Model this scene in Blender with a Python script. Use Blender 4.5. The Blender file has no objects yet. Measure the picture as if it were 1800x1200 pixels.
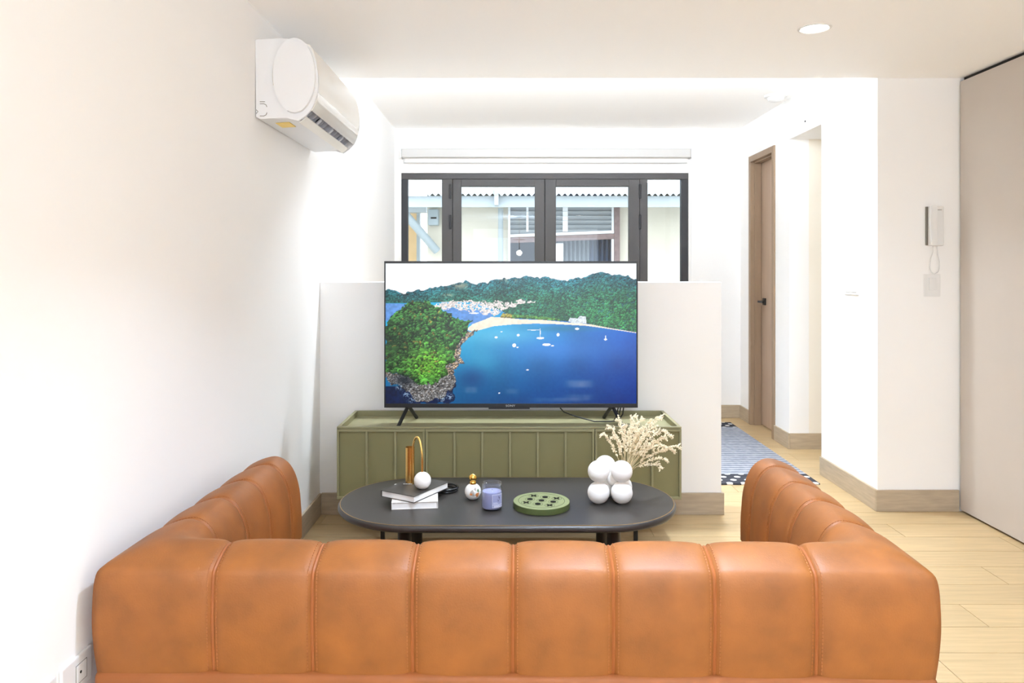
import bpy, bmesh, math, random
import numpy as np
from mathutils import Vector, Matrix

random.seed(7); rng = np.random.default_rng(7)
SC = bpy.context.scene
COL = SC.collection
PI = math.pi

# ------------------------------------------------------------------ camera
CAM_H, F = 1.27, 1295.0
cam = bpy.data.cameras.new('camera'); camo = bpy.data.objects.new('camera', cam); COL.objects.link(camo)
camo.location = (0, 0, CAM_H); camo.rotation_euler = (PI/2, 0, 0)
cam.sensor_width = 36; cam.lens = F/1800*36
cam.shift_x = 5/1800; cam.shift_y = -124/1800
cam.clip_start = .05; SC.camera = camo
# ------------------------------------------------------------------ world (bright overcast sky)
W = bpy.data.worlds.new('sky'); SC.world = W; W.use_nodes = True
bg = W.node_tree.nodes['Background']; bg.inputs[0].default_value = (.93, .97, 1, 1); bg.inputs[1].default_value = 2.4
# ------------------------------------------------------------------ exposure
vs = SC.view_settings; vs.view_transform = 'Standard'; vs.look = 'None'; vs.gamma = 1; vs.use_curve_mapping = False
vs.exposure = 0.56
SC.cycles.max_bounces = 20; SC.cycles.diffuse_bounces = 15; SC.cycles.transparent_max_bounces = 16
SC.cycles.sample_clamp_indirect = 8
# ------------------------------------------------------------------ large lights
def area(name, loc, rot, sx, sy, power, color, spread=PI, shape='RECTANGLE', parent=None):
    l = bpy.data.lights.new(name, 'AREA'); l.shape = shape; l.size = sx; l.size_y = sy
    l.energy = power; l.color = color; l.spread = spread
    o = bpy.data.objects.new(name, l); COL.objects.link(o); o.location = loc; o.rotation_euler = rot
    if parent: o.parent = parent
    return o
DAY_POWER, DOWN_POWER, HALL_POWER, COVE_POWER, PENDANT_POWER = 23, 4.2, 15, 44, 130
ROOM_LIGHT = (.63, .785, 1.0); HALL_LIGHT = (.80, .90, 1.0)
# daylight through the glazed balcony opening behind the camera
area('balcony_daylight', (.55, -2.62, 1.05), (PI/2+.25, 0, 0), 2.6, 1.9, DAY_POWER, (.59, .765, 1))

# ------------------------------------------------------------------ node helpers
def srgb(r, g, b):
    def f(c):
        c /= 255
        return c/12.92 if c <= .04045 else ((c+.055)/1.055)**2.4
    return (f(r), f(g), f(b), 1)

MATS = {}
def mat(name, color, rough=.5, metal=0, var=0, vscale=8, bump=0, bscale=200, bdist=.001, spec=.5, coat=0,
        stretch=(1, 1, 1), rand=0, emit=None, estr=0, sheen=0, coords='Object', detail=4, trans=0, ior=1.45):
    m = bpy.data.materials.new(name); m.use_nodes = True; nt = m.node_tree
    b = nt.nodes['Principled BSDF']
    b.inputs['Base Color'].default_value = color; b.inputs['Roughness'].default_value = rough
    b.inputs['Metallic'].default_value = metal; b.inputs['Specular IOR Level'].default_value = spec
    b.inputs['Coat Weight'].default_value = coat; b.inputs['Coat Roughness'].default_value = .1
    b.inputs['Sheen Weight'].default_value = sheen
    b.inputs['Transmission Weight'].default_value = trans; b.inputs['IOR'].default_value = ior
    if emit: b.inputs['Emission Color'].default_value = emit; b.inputs['Emission Strength'].default_value = estr
    if var or bump or rand:
        tc = nt.nodes.new('ShaderNodeTexCoord'); mp = nt.nodes.new('ShaderNodeMapping')
        mp.inputs['Scale'].default_value = stretch
        nt.links.new(tc.outputs[coords], mp.inputs[0])
        vec = mp.outputs[0]
        if rand:
            oi = nt.nodes.new('ShaderNodeObjectInfo')
            mm = nt.nodes.new('ShaderNodeVectorMath'); mm.operation = 'ADD'
            sc = nt.nodes.new('ShaderNodeVectorMath'); sc.operation = 'SCALE'; sc.inputs['Scale'].default_value = 37
            cx = nt.nodes.new('ShaderNodeCombineXYZ')
            for k in range(3): nt.links.new(oi.outputs['Random'], cx.inputs[k])
            nt.links.new(cx.outputs[0], sc.inputs[0]); nt.links.new(vec, mm.inputs[0]); nt.links.new(sc.outputs[0], mm.inputs[1])
            vec = mm.outputs[0]
        if var or rand:
            n = nt.nodes.new('ShaderNodeTexNoise'); n.inputs['Scale'].default_value = vscale; n.inputs['Detail'].default_value = detail
            nt.links.new(vec, n.inputs['Vector'])
            mr = nt.nodes.new('ShaderNodeMapRange'); mr.inputs['From Min'].default_value = .3; mr.inputs['From Max'].default_value = .7
            mr.inputs['To Min'].default_value = 1-var; mr.inputs['To Max'].default_value = 1+var
            nt.links.new(n.outputs['Fac'], mr.inputs['Value'])
            fac = mr.outputs[0]
            if rand:
                m2 = nt.nodes.new('ShaderNodeMapRange'); m2.inputs['To Min'].default_value = 1-rand; m2.inputs['To Max'].default_value = 1+rand
                nt.links.new(oi.outputs['Random'], m2.inputs['Value'])
                mu = nt.nodes.new('ShaderNodeMath'); mu.operation = 'MULTIPLY'
                nt.links.new(fac, mu.inputs[0]); nt.links.new(m2.outputs[0], mu.inputs[1]); fac = mu.outputs[0]
            vm = nt.nodes.new('ShaderNodeVectorMath'); vm.operation = 'SCALE'; vm.inputs[0].default_value = color[:3]
            nt.links.new(fac, vm.inputs['Scale']); nt.links.new(vm.outputs[0], b.inputs['Base Color'])
        if bump:
            n2 = nt.nodes.new('ShaderNodeTexNoise'); n2.inputs['Scale'].default_value = bscale; n2.inputs['Detail'].default_value = 3
            nt.links.new(vec, n2.inputs['Vector'])
            bp = nt.nodes.new('ShaderNodeBump'); bp.inputs['Strength'].default_value = bump; bp.inputs['Distance'].default_value = bdist
            nt.links.new(n2.outputs['Fac'], bp.inputs['Height']); nt.links.new(bp.outputs[0], b.inputs['Normal'])
    MATS[name] = m
    return m

M_wall = mat('wall_paint', (.89, .885, .878, 1), .75, bump=.06, bscale=60, bdist=.002, spec=.2)
M_ceil = mat('ceiling_paint', (.95, .945, .94, 1), .8, bump=.03, bscale=60, bdist=.002, spec=.2)
M_recess = mat('cream_paint', (.86, .81, .72, 1), .75, bump=.04, bscale=60, bdist=.002, spec=.2)
M_base = mat('baseboard_tile', srgb(176, 160, 138), .45, var=.12, vscale=5, stretch=(1.5, 1.5, 14), bump=.05, bscale=90)
M_plank = mat('plank_tile', srgb(188, 162, 121), .32, var=.10, vscale=4, stretch=(1.2, 16, 1), rand=.04, bump=.03, bscale=60, spec=.4)
M_grout = mat('grout', srgb(184, 160, 128), .8, var=.05)
M_leather = mat('tan_leather', srgb(136, 79, 28), .52, var=.17, vscale=11, bump=.35, bscale=240, bdist=.0014, spec=.55, detail=8)
M_leather2 = mat('tan_leather_base', srgb(140, 82, 42), .48, var=.10, vscale=7, bump=.16, bscale=420, bdist=.0012, spec=.3)
M_thread = mat('thread', srgb(150, 90, 44), .6)
M_welt = mat('leather_welt', srgb(148, 84, 40), .5, bump=.1, bscale=400)
M_olive = mat('olive_lacquer', srgb(136, 131, 98), .42, var=.015, vscale=3, spec=.35)
M_olive2 = mat('olive_panel', srgb(124, 118, 82), .5, var=.02, vscale=3, spec=.3)
M_black = mat('black_metal', srgb(30, 29, 28), .45)
M_tabletop = mat('charcoal_top', srgb(58, 54, 50), .36, var=.03, vscale=5, spec=.4)
M_tableedge = mat('charcoal_edge', srgb(58, 54, 51), .3, spec=.5)
M_highlight_line = mat('gold_highlight_line', srgb(190, 150, 80), .35, metal=.8)
M_bezel = mat('tv_bezel', srgb(34, 34, 36), .35)
M_gold = mat('brushed_gold', (.80, .50, .16, 1), .27, metal=1, bump=.05, bscale=300)
M_goldp = mat('polished_gold', (.83, .50, .12, 1), .13, metal=1)
M_ceramic = mat('white_ceramic', (.88, .87, .85, 1), .32, spec=.5, var=.01)
M_vase = mat('matte_white_ceramic', (.86, .84, .81, 1), .6, bump=.05, bscale=250, spec=.3)
M_bookblack = mat('black_cover', srgb(62, 57, 52), .5, var=.1, vscale=30, bump=.3, bscale=60, bdist=.0006)
M_bookwhite = mat('white_cover', (.84, .82, .78, 1), .5, var=.01)
M_page = mat('page_block', (.87, .86, .85, 1), .8, var=.05, vscale=3, stretch=(1, 1, 900))
M_print = mat('white_print', (.9, .89, .85, 1), .6)
M_greentop = mat('green_board_top', srgb(122, 128, 84), .5, var=.04, vscale=30)
M_greenside = mat('green_board_side', srgb(74, 84, 44), .5, var=.08, vscale=20)
M_ink = mat('black_inlay', srgb(20, 18, 15), .85, spec=.15)
M_wax = mat('lavender_wax', srgb(152, 156, 194), .55, spec=.3, var=.02)
M_label = mat('candle_label', srgb(146, 151, 188), .5)
M_labelline = mat('candle_label_print', srgb(232, 234, 244), .6)
M_labelmotif = mat('candle_label_motif', srgb(86, 84, 116), .6)
M_acw = mat('ac_plastic', (.80, .81, .83, 1), .38, spec=.4)
M_acpanel = mat('ac_front_plastic', (.86, .84, .80, 1), .28, spec=.5, coat=.2)
M_acgloss = mat('ac_gloss_flap', (.84, .82, .78, 1), .07, spec=.6, coat=.6)
M_acdark = mat('ac_vent_dark', srgb(70, 70, 72), .5, var=.3, vscale=40)
M_acgrey = mat('ac_fin_grey', srgb(188, 190, 200), .4)
M_chrome = mat('chrome_trim', (.8, .72, .5, 1), .15, metal=1)
M_yellow = mat('yellow_sticker', srgb(244, 214, 120), .5)
M_frame = mat('window_charcoal', srgb(72, 69, 68), .5, var=.02)
M_framedk = mat('window_shade_and_fittings', srgb(44, 44, 47), .5)  # on the jambs this darker tone is painted shade; hinges are dark themselves
M_blind = mat('blind_cassette', (.60, .585, .57, 1), .5, var=.01)
M_blindw = mat('blind_fabric', (.84, .82, .80, 1), .8)
M_doorframe = mat('door_frame_wood', srgb(146, 122, 98), .5, var=.07, vscale=3, stretch=(14, 14, 1), bump=.08, bscale=40)
M_doorleaf = mat('door_leaf_wood', srgb(172, 148, 127), .5, var=.06, vscale=3, stretch=(14, 14, .8), bump=.08, bscale=40)
M_cab = mat('beige_laminate', srgb(190, 180, 170), .42, var=.008, spec=.35)
M_gap = mat('gap_shade_and_nameplate', srgb(30, 26, 22), .8)
M_plastic = mat('white_plastic', (.76, .76, .755, 1), .4)
M_plasticgrey = mat('grey_plastic', srgb(120, 114, 105), .5)
M_dried = mat('dried_floret', srgb(236, 224, 196), .8, var=.10, vscale=60)
M_driedstem = mat('dried_stem', srgb(206, 188, 148), .8, var=.1, vscale=40)
M_lamp = mat('lamp_diffuser', (1, 1, 1, 1), .5, emit=(1, .95, .86, 1), estr=9)
M_bulb = mat('bulb_glass', (1, 1, 1, 1), .5, emit=(1, .96, .9, 1), estr=22)
# outdoors
M_plaster = mat('weathered_plaster', srgb(204, 199, 186), .85, var=.08, vscale=2.2, bump=.2, bscale=20, bdist=.01, detail=8)
M_roofsheet = mat('roof_sheet', srgb(196, 203, 210), .5, var=.03)
M_fascia = mat('fascia_grey', srgb(182, 193, 200), .6, var=.03)
M_steel = mat('painted_steel_grey', srgb(158, 170, 176), .5, var=.04)
M_brown = mat('weathered_brown_wood', srgb(122, 104, 104), .8, var=.2, vscale=8, stretch=(3, 3, 3))
M_slat = mat('louvre_glass', srgb(146, 154, 160), .25, var=.06)
M_darkin = mat('dark_interior', srgb(64, 74, 92), .7)
M_curt = mat('grey_curtain', srgb(132, 142, 152), .8, var=.1, vscale=5, stretch=(8, 1, .4))
M_curt2 = mat('navy_curtain', srgb(66, 84, 112), .8, var=.1, vscale=5, stretch=(8, 1, .4))
M_white = mat('white_paint_outdoor', srgb(232, 236, 240), .6)
M_ochre = mat('ochre_plaster', srgb(222, 190, 142), .8, var=.08, vscale=4)
M_ground = mat('concrete_yard', srgb(180, 178, 172), .9, var=.08)

def glass_mat(name, tint=(1, 1, 1, 1), rough=.0, ior=1.45):
    m = bpy.data.materials.new(name); m.use_nodes = True; nt = m.node_tree
    for n in list(nt.nodes): nt.nodes.remove(n)
    o = nt.nodes.new('ShaderNodeOutputMaterial'); mx = nt.nodes.new('ShaderNodeMixShader')
    t = nt.nodes.new('ShaderNodeBsdfTransparent'); t.inputs[0].default_value = tint
    g = nt.nodes.new('ShaderNodeBsdfGlossy'); g.inputs['Roughness'].default_value = rough
    fr = nt.nodes.new('ShaderNodeFresnel'); fr.inputs[0].default_value = ior
    nt.links.new(fr.outputs[0], mx.inputs[0]); nt.links.new(t.outputs[0], mx.inputs[1]); nt.links.new(g.outputs[0], mx.inputs[2])
    nt.links.new(mx.outputs[0], o.inputs[0])
    return m
M_glass = glass_mat('window_glass', (.94, .97, .98, 1))
M_jar = glass_mat('jar_glass', (.97, .98, .99, 1), .03, 1.5)
_nt = M_jar.node_tree; _lw = _nt.nodes.new('ShaderNodeLayerWeight'); _lw.inputs[0].default_value = .25
_mx = [n for n in _nt.nodes if n.type == 'MIX_SHADER'][0]; _mm = _nt.nodes.new('ShaderNodeMath'); _mm.operation = 'MULTIPLY_ADD'
_mm.inputs[1].default_value = .5; _mm.inputs[2].default_value = .03; _nt.links.new(_lw.outputs['Facing'], _mm.inputs[0]); _nt.links.new(_mm.outputs[0], _mx.inputs[0])

# ------------------------------------------------------------------ geometry helpers
ORG = {}
def empty(name, loc, label=None, cat=None, group=None, kind=None, rz=0):
    o = bpy.data.objects.new(name, None); COL.objects.link(o); o.location = loc; o.rotation_euler[2] = rz
    o.empty_display_size = .05; ORG[o] = Vector(loc)
    tag(o, label, cat, group, kind); return o
def tag(o, label=None, cat=None, group=None, kind=None):
    if label: o['label'] = label
    if cat: o['category'] = cat
    if group: o['group'] = group
    if kind: o['kind'] = kind
    return o
def link(name, me, m, parent=None, local=False):
    """Parts are given in world coordinates (local=False) and moved into their parent's frame."""
    o = bpy.data.objects.new(name, me); COL.objects.link(o)
    if m and not me.materials: me.materials.append(m)
    if parent:
        o.parent = parent
        if not local:
            p = parent
            off = Vector((0, 0, 0))
            while p: off += p.location; p = p.parent
            me.transform(Matrix.Translation(-off))
    elif not local:
        # origin at base centre
        vs_ = [v.co for v in me.vertices]
        c = Vector(((min(v.x for v in vs_)+max(v.x for v in vs_))/2, (min(v.y for v in vs_)+max(v.y for v in vs_))/2, min(v.z for v in vs_)))
        me.transform(Matrix.Translation(-c)); o.location = c
    return o
def mesh(name, verts, faces, m, parent=None, smooth=False, local=False):
    me = bpy.data.meshes.new(name); me.from_pydata([tuple(v) for v in verts], [], faces); me.update()
    if smooth: me.polygons.foreach_set('use_smooth', [True]*len(me.polygons))
    return link(name, me, m, parent, local)
def bm_obj(name, bm, m, parent=None, smooth=False, local=False):
    bmesh.ops.recalc_face_normals(bm, faces=bm.faces)
    me = bpy.data.meshes.new(name); bm.to_mesh(me); bm.free()
    if smooth: me.polygons.foreach_set('use_smooth', [True]*len(me.polygons))
    return link(name, me, m, parent, local)
def add_box(bm, x0, x1, y0, y1, z0, z1, bev=0, seg=2, rot=None, piv=None):
    r = bmesh.ops.create_cube(bm, size=1)
    vv = r['verts']
    for v in vv:
        v.co = Vector(((x0+x1)/2+v.co.x*(x1-x0), (y0+y1)/2+v.co.y*(y1-y0), (z0+z1)/2+v.co.z*(z1-z0)))
    if bev:
        ed = list({e for v in vv for e in v.link_edges})
        rr = bmesh.ops.bevel(bm, geom=ed, offset=bev, segments=seg, profile=.5, affect='EDGES')
        vv = list({v for f in rr['faces'] for v in f.verts} | {v for v in vv if v.is_valid})
    if rot:
        bmesh.ops.rotate(bm, verts=vv, cent=piv or (0, 0, 0), matrix=rot)
    return vv
def box(name, x0, x1, y0, y1, z0, z1, m, parent=None, bev=0, seg=2, rot=None, piv=None, local=False, smooth=False):
    bm = bmesh.new(); add_box(bm, x0, x1, y0, y1, z0, z1, bev, seg, rot, piv)
    o = bm_obj(name, bm, m, parent, local=local)
    return o
def prism_mesh(pts, a0, a1, axis):
    """polygon pts (p,q) extruded along axis 'x','y' or 'z'."""
    n = len(pts); V = []
    for a in (a0, a1):
        for p, q in pts:
            V.append({'x': (a, p, q), 'y': (p, a, q), 'z': (p, q, a)}[axis])
    Fc = [tuple(range(n)), tuple(range(2*n-1, n-1, -1))]
    for i in range(n):
        j = (i+1) % n; Fc.append((i, i+n, j+n, j))
    return V, Fc
def prism(name, pts, a0, a1, axis, m, parent=None, bev=0, smooth=False, local=False):
    V, Fc = prism_mesh(pts, a0, a1, axis)
    bm = bmesh.new(); vv = [bm.verts.new(v) for v in V]
    for f in Fc: bm.faces.new([vv[i] for i in f])
    if bev:
        caps = [f for f in bm.faces if len(f.verts) == len(pts)]
        ed = list({e for f in caps for e in f.edges})
        bmesh.ops.bevel(bm, geom=ed, offset=bev, segments=3, profile=.5, affect='EDGES')
    o = bm_obj(name, bm, m, parent, local=local)
    if smooth: auto_smooth(o, 35)
    return o
def auto_smooth(o, deg=35):
    me = o.data
    me.polygons.foreach_set('use_smooth', [True]*len(me.polygons))
    me.set_sharp_from_angle(angle=math.radians(deg))
def lathe(name, prof, m, parent=None, seg=32, at=(0, 0, 0), local=False, sharp=40):
    V, Fc = [], []
    n = len(prof)
    for i in range(seg):
        a = 2*PI*i/seg
        for r, z in prof: V.append((at[0]+r*math.cos(a), at[1]+r*math.sin(a), at[2]+z))
    for i in range(seg):
        j = (i+1) % seg
        for k in range(n-1):
            Fc.append((i*n+k, j*n+k, j*n+k+1, i*n+k+1))
    bm = bmesh.new(); vv = [bm.verts.new(v) for v in V]
    for f in Fc:
        try: bm.faces.new([vv[i] for i in f])
        except ValueError: pass
    bmesh.ops.remove_doubles(bm, verts=bm.verts, dist=1e-6)
    bmesh.ops.dissolve_degenerate(bm, dist=1e-7, edges=bm.edges)
    o = bm_obj(name, bm, m, parent, local=local); auto_smooth(o, sharp); return o
def tube_geom(pts, r, seg=8, closed=False):
    pts = [Vector(p) for p in pts]; n = len(pts); V, Fc = [], []
    up = None
    for i, p in enumerate(pts):
        a = pts[(i-1) % n] if (i or closed) else p
        b = pts[(i+1) % n] if (i < n-1 or closed) else p
        t = (b-a).normalized()
        if up is None:
            up = Vector((0, 0, 1)) if abs(t.z) < .9 else Vector((1, 0, 0))
        s = t.cross(up)
        if s.length < 1e-6: s = t.cross(Vector((1, 0, 0)))
        s.normalize(); u = s.cross(t).normalized(); up = u
        rr = r[i] if hasattr(r, '__len__') else r
        for k in range(seg):
            ang = 2*PI*k/seg
            V.append(p+(s*math.cos(ang)+u*math.sin(ang))*rr)
    m_ = n if closed else n-1
    for i in range(m_):
        j = (i+1) % n
        for k in range(seg):
            l = (k+1) % seg
            Fc.append((i*seg+k, i*seg+l, j*seg+l, j*seg+k))
    if not closed:
        Fc.append(tuple(range(seg-1, -1, -1))); Fc.append(tuple((n-1)*seg+k for k in range(seg)))
    return V, Fc
def tube(name, pts, r, m, parent=None, seg=8, closed=False, local=False):
    V, Fc = tube_geom(pts, r, seg, closed)
    o = mesh(name, V, Fc, m, parent, local=local); auto_smooth(o, 50); return o
def catmull(P, n):
    P = [np.array(p, float) for p in P]; out = []
    Q = [2*P[0]-P[1]]+P+[2*P[-1]-P[-2]]
    for i in range(1, len(Q)-2):
        for k in range(n):
            t = k/n; a, b, c, d = Q[i-1], Q[i], Q[i+1], Q[i+2]
            out.append(.5*((2*b)+(-a+c)*t+(2*a-5*b+4*c-d)*t*t+(-a+3*b-3*c+d)*t**3))
    out.append(P[-1]); return out
def sphere_bm(bm, c, r, u=28, v=18, sq=(1, 1, 1)):
    ret = bmesh.ops.create_uvsphere(bm, u_segments=u, v_segments=v, radius=r)
    for q in ret['verts']: q.co = Vector((c[0]+q.co.x*sq[0], c[1]+q.co.y*sq[1], c[2]+q.co.z*sq[2]))
    return ret['verts']
def copy_tree(o, parent=None):
    c = o.copy(); COL.objects.link(c); c.parent = parent
    for ch in list(o.children): copy_tree(ch, c)
    return c
def P(x, y, z):
    """the spot at height z seen in that direction (used to read real positions off the photograph)"""
    Y = (CAM_H-z)*F/(y-476); return ((x-895)*Y/F, Y)

# ================================================================== THE SETTING
XL, XR, YB, YF = -.99, 2.38, -2.5, 6.37     # room shell
ZC, ZC2 = 2.29, 2.50                        # living ceiling, far ceiling
def struct(name, *a, label=None, **k):
    o = box(name, *a, **k); tag(o, label, None, None, 'structure'); return o

# floor: slab with separate plank tiles
floor = struct('floor', XL-.15, 3.3, YB-.15, YF+.1, -.12, -.004, M_grout, label='pale wood look plank tile floor')
PW, PL = .178, 1.2
def plank_mesh(L):
    g = .0012; bm = bmesh.new(); add_box(bm, g, L-g, g, PW-g, -.004, 0)
    bmesh.ops.recalc_face_normals(bm, faces=bm.faces)
    for e in bm.edges: pass
    me = bpy.data.meshes.new('floor_plank'); bm.to_mesh(me); bm.free(); me.materials.append(M_plank); return me
pm_cache = {}
row = 0; y = 3.163-32*PW
while y < YF+.05:
    x = XL-.02-((row*.37) % 1.0)*PL
    while x < 3.2:
        x0, x1 = max(x, XL-.1), min(x+PL, 3.25)
        if x1-x0 > .03:
            key = round(x1-x0, 3)
            if key not in pm_cache: pm_cache[key] = plank_mesh(x1-x0)
            o = bpy.data.objects.new('floor_plank', pm_cache[key]); COL.objects.link(o)
            o.parent = floor; o.location = Vector((x0, y, 0))-floor.location
        x += PL
    y += PW; row += 1

# walls
struct('wall_left', XL-.12, XL, YB-.12, YF, 0, 2.55, M_wall, label='long white painted wall behind the air conditioner')
# wall behind the camera with a wide balcony opening
wb = empty('wall_back', (0, YB, 0), 'white wall with balcony opening behind the viewer', None, None, 'structure')
box('wall_panel', XL, -.75, YB-.12, YB, 0, ZC, M_wall, wb); box('wall_panel', 1.85, XR+.1, YB-.12, YB, 0, ZC, M_wall, wb)
box('wall_panel', -.75, 1.85, YB-.12, YB, 2.15, ZC, M_wall, wb)
struct('wall_right', XR+.02, XR+.14, YB, 1.55, 0, ZC, M_wall, label='white wall beside the beige panel')
struct('ceiling', XL, XR+.6, YB-.12, 3.9, ZC, ZC+.3, M_ceil, label='white lowered living room ceiling')
struct('ceiling_hall', XL, 3.25, 3.9, YF+.12, ZC2, ZC2+.15, M_ceil, label='white ceiling beyond the lowered edge')
# low partition
struct('wall_partition', XL, 1.109, 3.85, 3.99, 0, 1.212, M_wall, bev=.003, label='low white partition wall behind the television')
# far wall with window opening
WX0, WX1, WZ0, WZ1 = -.934, 1.552, .92, 2.117
wf = empty('wall_far', (0, YF, 0), 'white far wall around the window', None, None, 'structure')
box('wall_panel', XL, WX0, YF, YF+.12, 0, ZC2, M_wall, wf); box('wall_panel', WX1, 2.14, YF, YF+.12, 0, ZC2, M_wall, wf)
box('wall_panel', WX0, WX1, YF, YF+.12, WZ1, ZC2, M_wall, wf); box('wall_panel', WX0, WX1, YF, YF+.12, 0, WZ0, M_wall, wf)
# corridor wall with door
XD, DY0, DY1, DZ = 2.0, 5.535, 6.12, 2.215
wc = empty('wall_corridor', (XD, 5.8, 0), 'white corridor wall around the wooden door', None, None, 'structure')
box('wall_panel', XD, XD+.14, 5.26, DY0, 0, ZC2, M_wall, wc); box('wall_panel', XD, XD+.14, DY1, YF, 0, ZC2, M_wall, wc)
box('wall_panel', XD, XD+.14, DY0, DY1, DZ, ZC2, M_wall, wc)
struct('wall_recess', XD+.14, 3.2, 5.26, 5.38, 0, 2.21, M_recess, label='cream wall of the side passage')
struct('wall_recess_end', 3.2, 3.25, 4.6, 5.38, 0, 2.21, M_recess, label='end wall of the side passage')
struct('wall_lintel', XD, 3.25, 4.6, 5.26, 2.21, ZC2, M_wall, label='white lintel over the side passage')
struct('wall_pillar', 1.95, 3.25, 3.9, 4.6, 0, ZC2, M_wall, label='white wall block carrying the intercom')
# baseboards
BH, BT = .113, .012
def baseboard(name, x0, x1, y0, y1, label, h=BH):
    o = box(name, x0, x1, y0, y1, 0, h, M_base, bev=.0015, seg=1); tag(o, label, None, None, 'structure'); return o
baseboard('baseboard_left', XL, XL+BT, YB, 3.838, 'wood look baseboard along left wall')
baseboard('baseboard_partition', XL+BT, 1.121, 3.838, 3.85, 'wood look baseboard under low partition')
baseboard('baseboard_partition_end', 1.109, 1.121, 3.85, 3.99, 'wood look baseboard at partition end')
baseboard('baseboard_pillar', 1.938, XR-.003, 3.888, 3.9, 'wood look baseboard below intercom')
baseboard('baseboard_pillar_side', 1.938, 1.95, 3.9, 4.6, 'wood look baseboard on block side')
baseboard('baseboard_recess', XD+.001, 3.2, 5.248, 5.26, 'wood look baseboard of side passage')
baseboard('baseboard_corridor', XD-BT, XD, 5.248, DY0, 'wood look baseboard beside door')
baseboard('baseboard_corridor_far', XD-BT, XD, DY1, YF-BT, 'wood look baseboard beyond door')
baseboard('baseboard_far', XL, XD, YF-BT, YF, 'wood look baseboard of far wall')

# ------------------------------------------------------------------ window_1
win = empty('window_1', (0, YF, WZ0), 'charcoal framed window with two casements and two sidelights', None, None, 'structure')
WY0, WY1 = 6.385, 6.445
def wx(px): return (px-895)*6.40/F
bx0, bx1 = WX0, WX1
fx = [WX0, wx(717), wx(777), wx(796), wx(811), wx(940), wx(957.5), wx(977), wx(1105), wx(1124), wx(1138), wx(1197), WX1]
zt1 = CAM_H+(476-315)*6.40/F; zt2 = CAM_H+(476-328)*6.40/F
box('frame_head', WX0, WX1, WY0, WY1, zt1, WZ1, M_frame, win, .003)
box('frame_sill', WX0, WX1, WY0, WY1, WZ0, WZ0+.06, M_frame, win, .003)
box('frame_jamb', fx[0], fx[1], WY0, WY1, WZ0+.06, zt1, M_framedk, win, .003)
box('frame_jamb', fx[11], fx[12], WY0, WY1, WZ0+.06, zt1, M_framedk, win, .003)
for a, b in ((2, 3), (9, 10)):
    box('mullion', fx[a], fx[b]-.002 if a == 2 else fx[b], WY0, WY1, WZ0+.06, zt1, M_frame, win, .003)
for a, b, c, d in ((3, 4, 5, 6), (6, 7, 8, 9)):
    s = empty('casement', (fx[a], WY0, WZ0)); s.parent = win; s.location = Vector((fx[a], WY0, WZ0+.06))-Vector((0, YF, WZ0))
    yy0, yy1 = WY0-.008, WY1-.008; g = .002
    box('stile', fx[a]+g, fx[b], yy0, yy1, WZ0+.062, zt1-.002, M_frame, s, .003)
    box('stile', fx[c], fx[d]-g, yy0, yy1, WZ0+.062, zt1-.002, M_frame, s, .003)
    box('rail', fx[b], fx[c], yy0, yy1, zt2, zt1-.002, M_frame, s, .003)
    box('rail', fx[b], fx[c], yy0, yy1, WZ0+.062, WZ0+.13, M_frame, s, .003)
    box('pane', fx[b], fx[c], 6.410, 6.414, WZ0+.13, zt2, M_glass, s)
for a, b in ((1, 2), (10, 11)):
    box('pane', fx[a], fx[b], 6.410, 6.414, WZ0+.06, zt1, M_glass, win)
for xx in (fx[3]-.001, fx[6], fx[9]): box('weather_strip', xx-.006, xx+.006, WY0+.02, WY0+.03, WZ0+.07, zt1-.003, M_framedk, win)
for px in (791, 1125.5):
    for py in (336, 390):
        z = CAM_H+(476-py)*6.37/F
        h = lathe('hinge', [(0, -.065), (.009, -.06), (.009, .06), (0, .065)], M_framedk, win, 10, at=((px-895)*6.36/F, WY0-.014, z))
# roller blind
rb = empty('roller_blind', (.316, 6.33, 2.2), 'pale grey roller blind cassette fixed above the window', 'roller blind')
box('cassette', -.918, 1.55, 6.275, 6.365, 2.238, 2.312, M_blind, rb, .008)
box('end_cap', -.929, -.918, 6.27, 6.368, 2.232, 2.316, M_plastic, rb, .003); box('end_cap', 1.55, 1.561, 6.27, 6.368, 2.232, 2.316, M_plastic, rb, .003)
box('fabric', -.90, 1.53, 6.338, 6.341, 2.205, 2.238, M_blindw, rb); box('bottom_bar', -.90, 1.53, 6.334, 6.346, 2.196, 2.206, M_blind, rb, .003)
tube('pull_chain', [(1.557, 6.31, 2.25), (1.558, 6.31, 1.6), (1.557, 6.31, 1.05)], .0025, M_plastic, rb, 6)

# ------------------------------------------------------------------ door_1
d1 = empty('door_1', (XD, (DY0+DY1)/2, 0), 'wooden corridor door with black lever handle', None, None, 'structure')
cw = .048
box('door_frame', XD-.012, XD+.14, DY0, DY0+cw, 0, DZ-cw, M_doorframe, d1, .002)
box('door_frame', XD-.012, XD+.14, DY1-cw, DY1, 0, DZ-cw, M_doorframe, d1, .002)
box('door_frame', XD-.012, XD+.14, DY0, DY1, DZ-cw, DZ, M_doorframe, d1, .002)
box('door_stop', XD+.02, XD+.075, DY1-cw-.012, DY1-cw, 0, DZ-cw, M_doorframe, d1, .001)
box('door_stop', XD+.02, XD+.075, DY0+cw, DY1-cw, DZ-cw-.012, DZ-cw, M_doorframe, d1, .001)
leaf = box('door_leaf', XD+.078, XD+.118, DY0+cw+.003, DY1-cw-.003, .008, DZ-cw-.004, M_doorleaf, d1, .002)
hz = CAM_H-(530-476)*5.98/F
hd = empty('handle', (0, 0, 0)); hd.parent = d1; hd.location = (0, 0, 0)
box('rosette', XD+.066, XD+.078, 5.955, 6.01, hz-.028, hz+.028, M_black, hd, .002)
box('lever', XD+.022, XD+.034, 5.88, 6.0, hz-.009, hz+.009, M_black, hd, .003)
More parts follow.
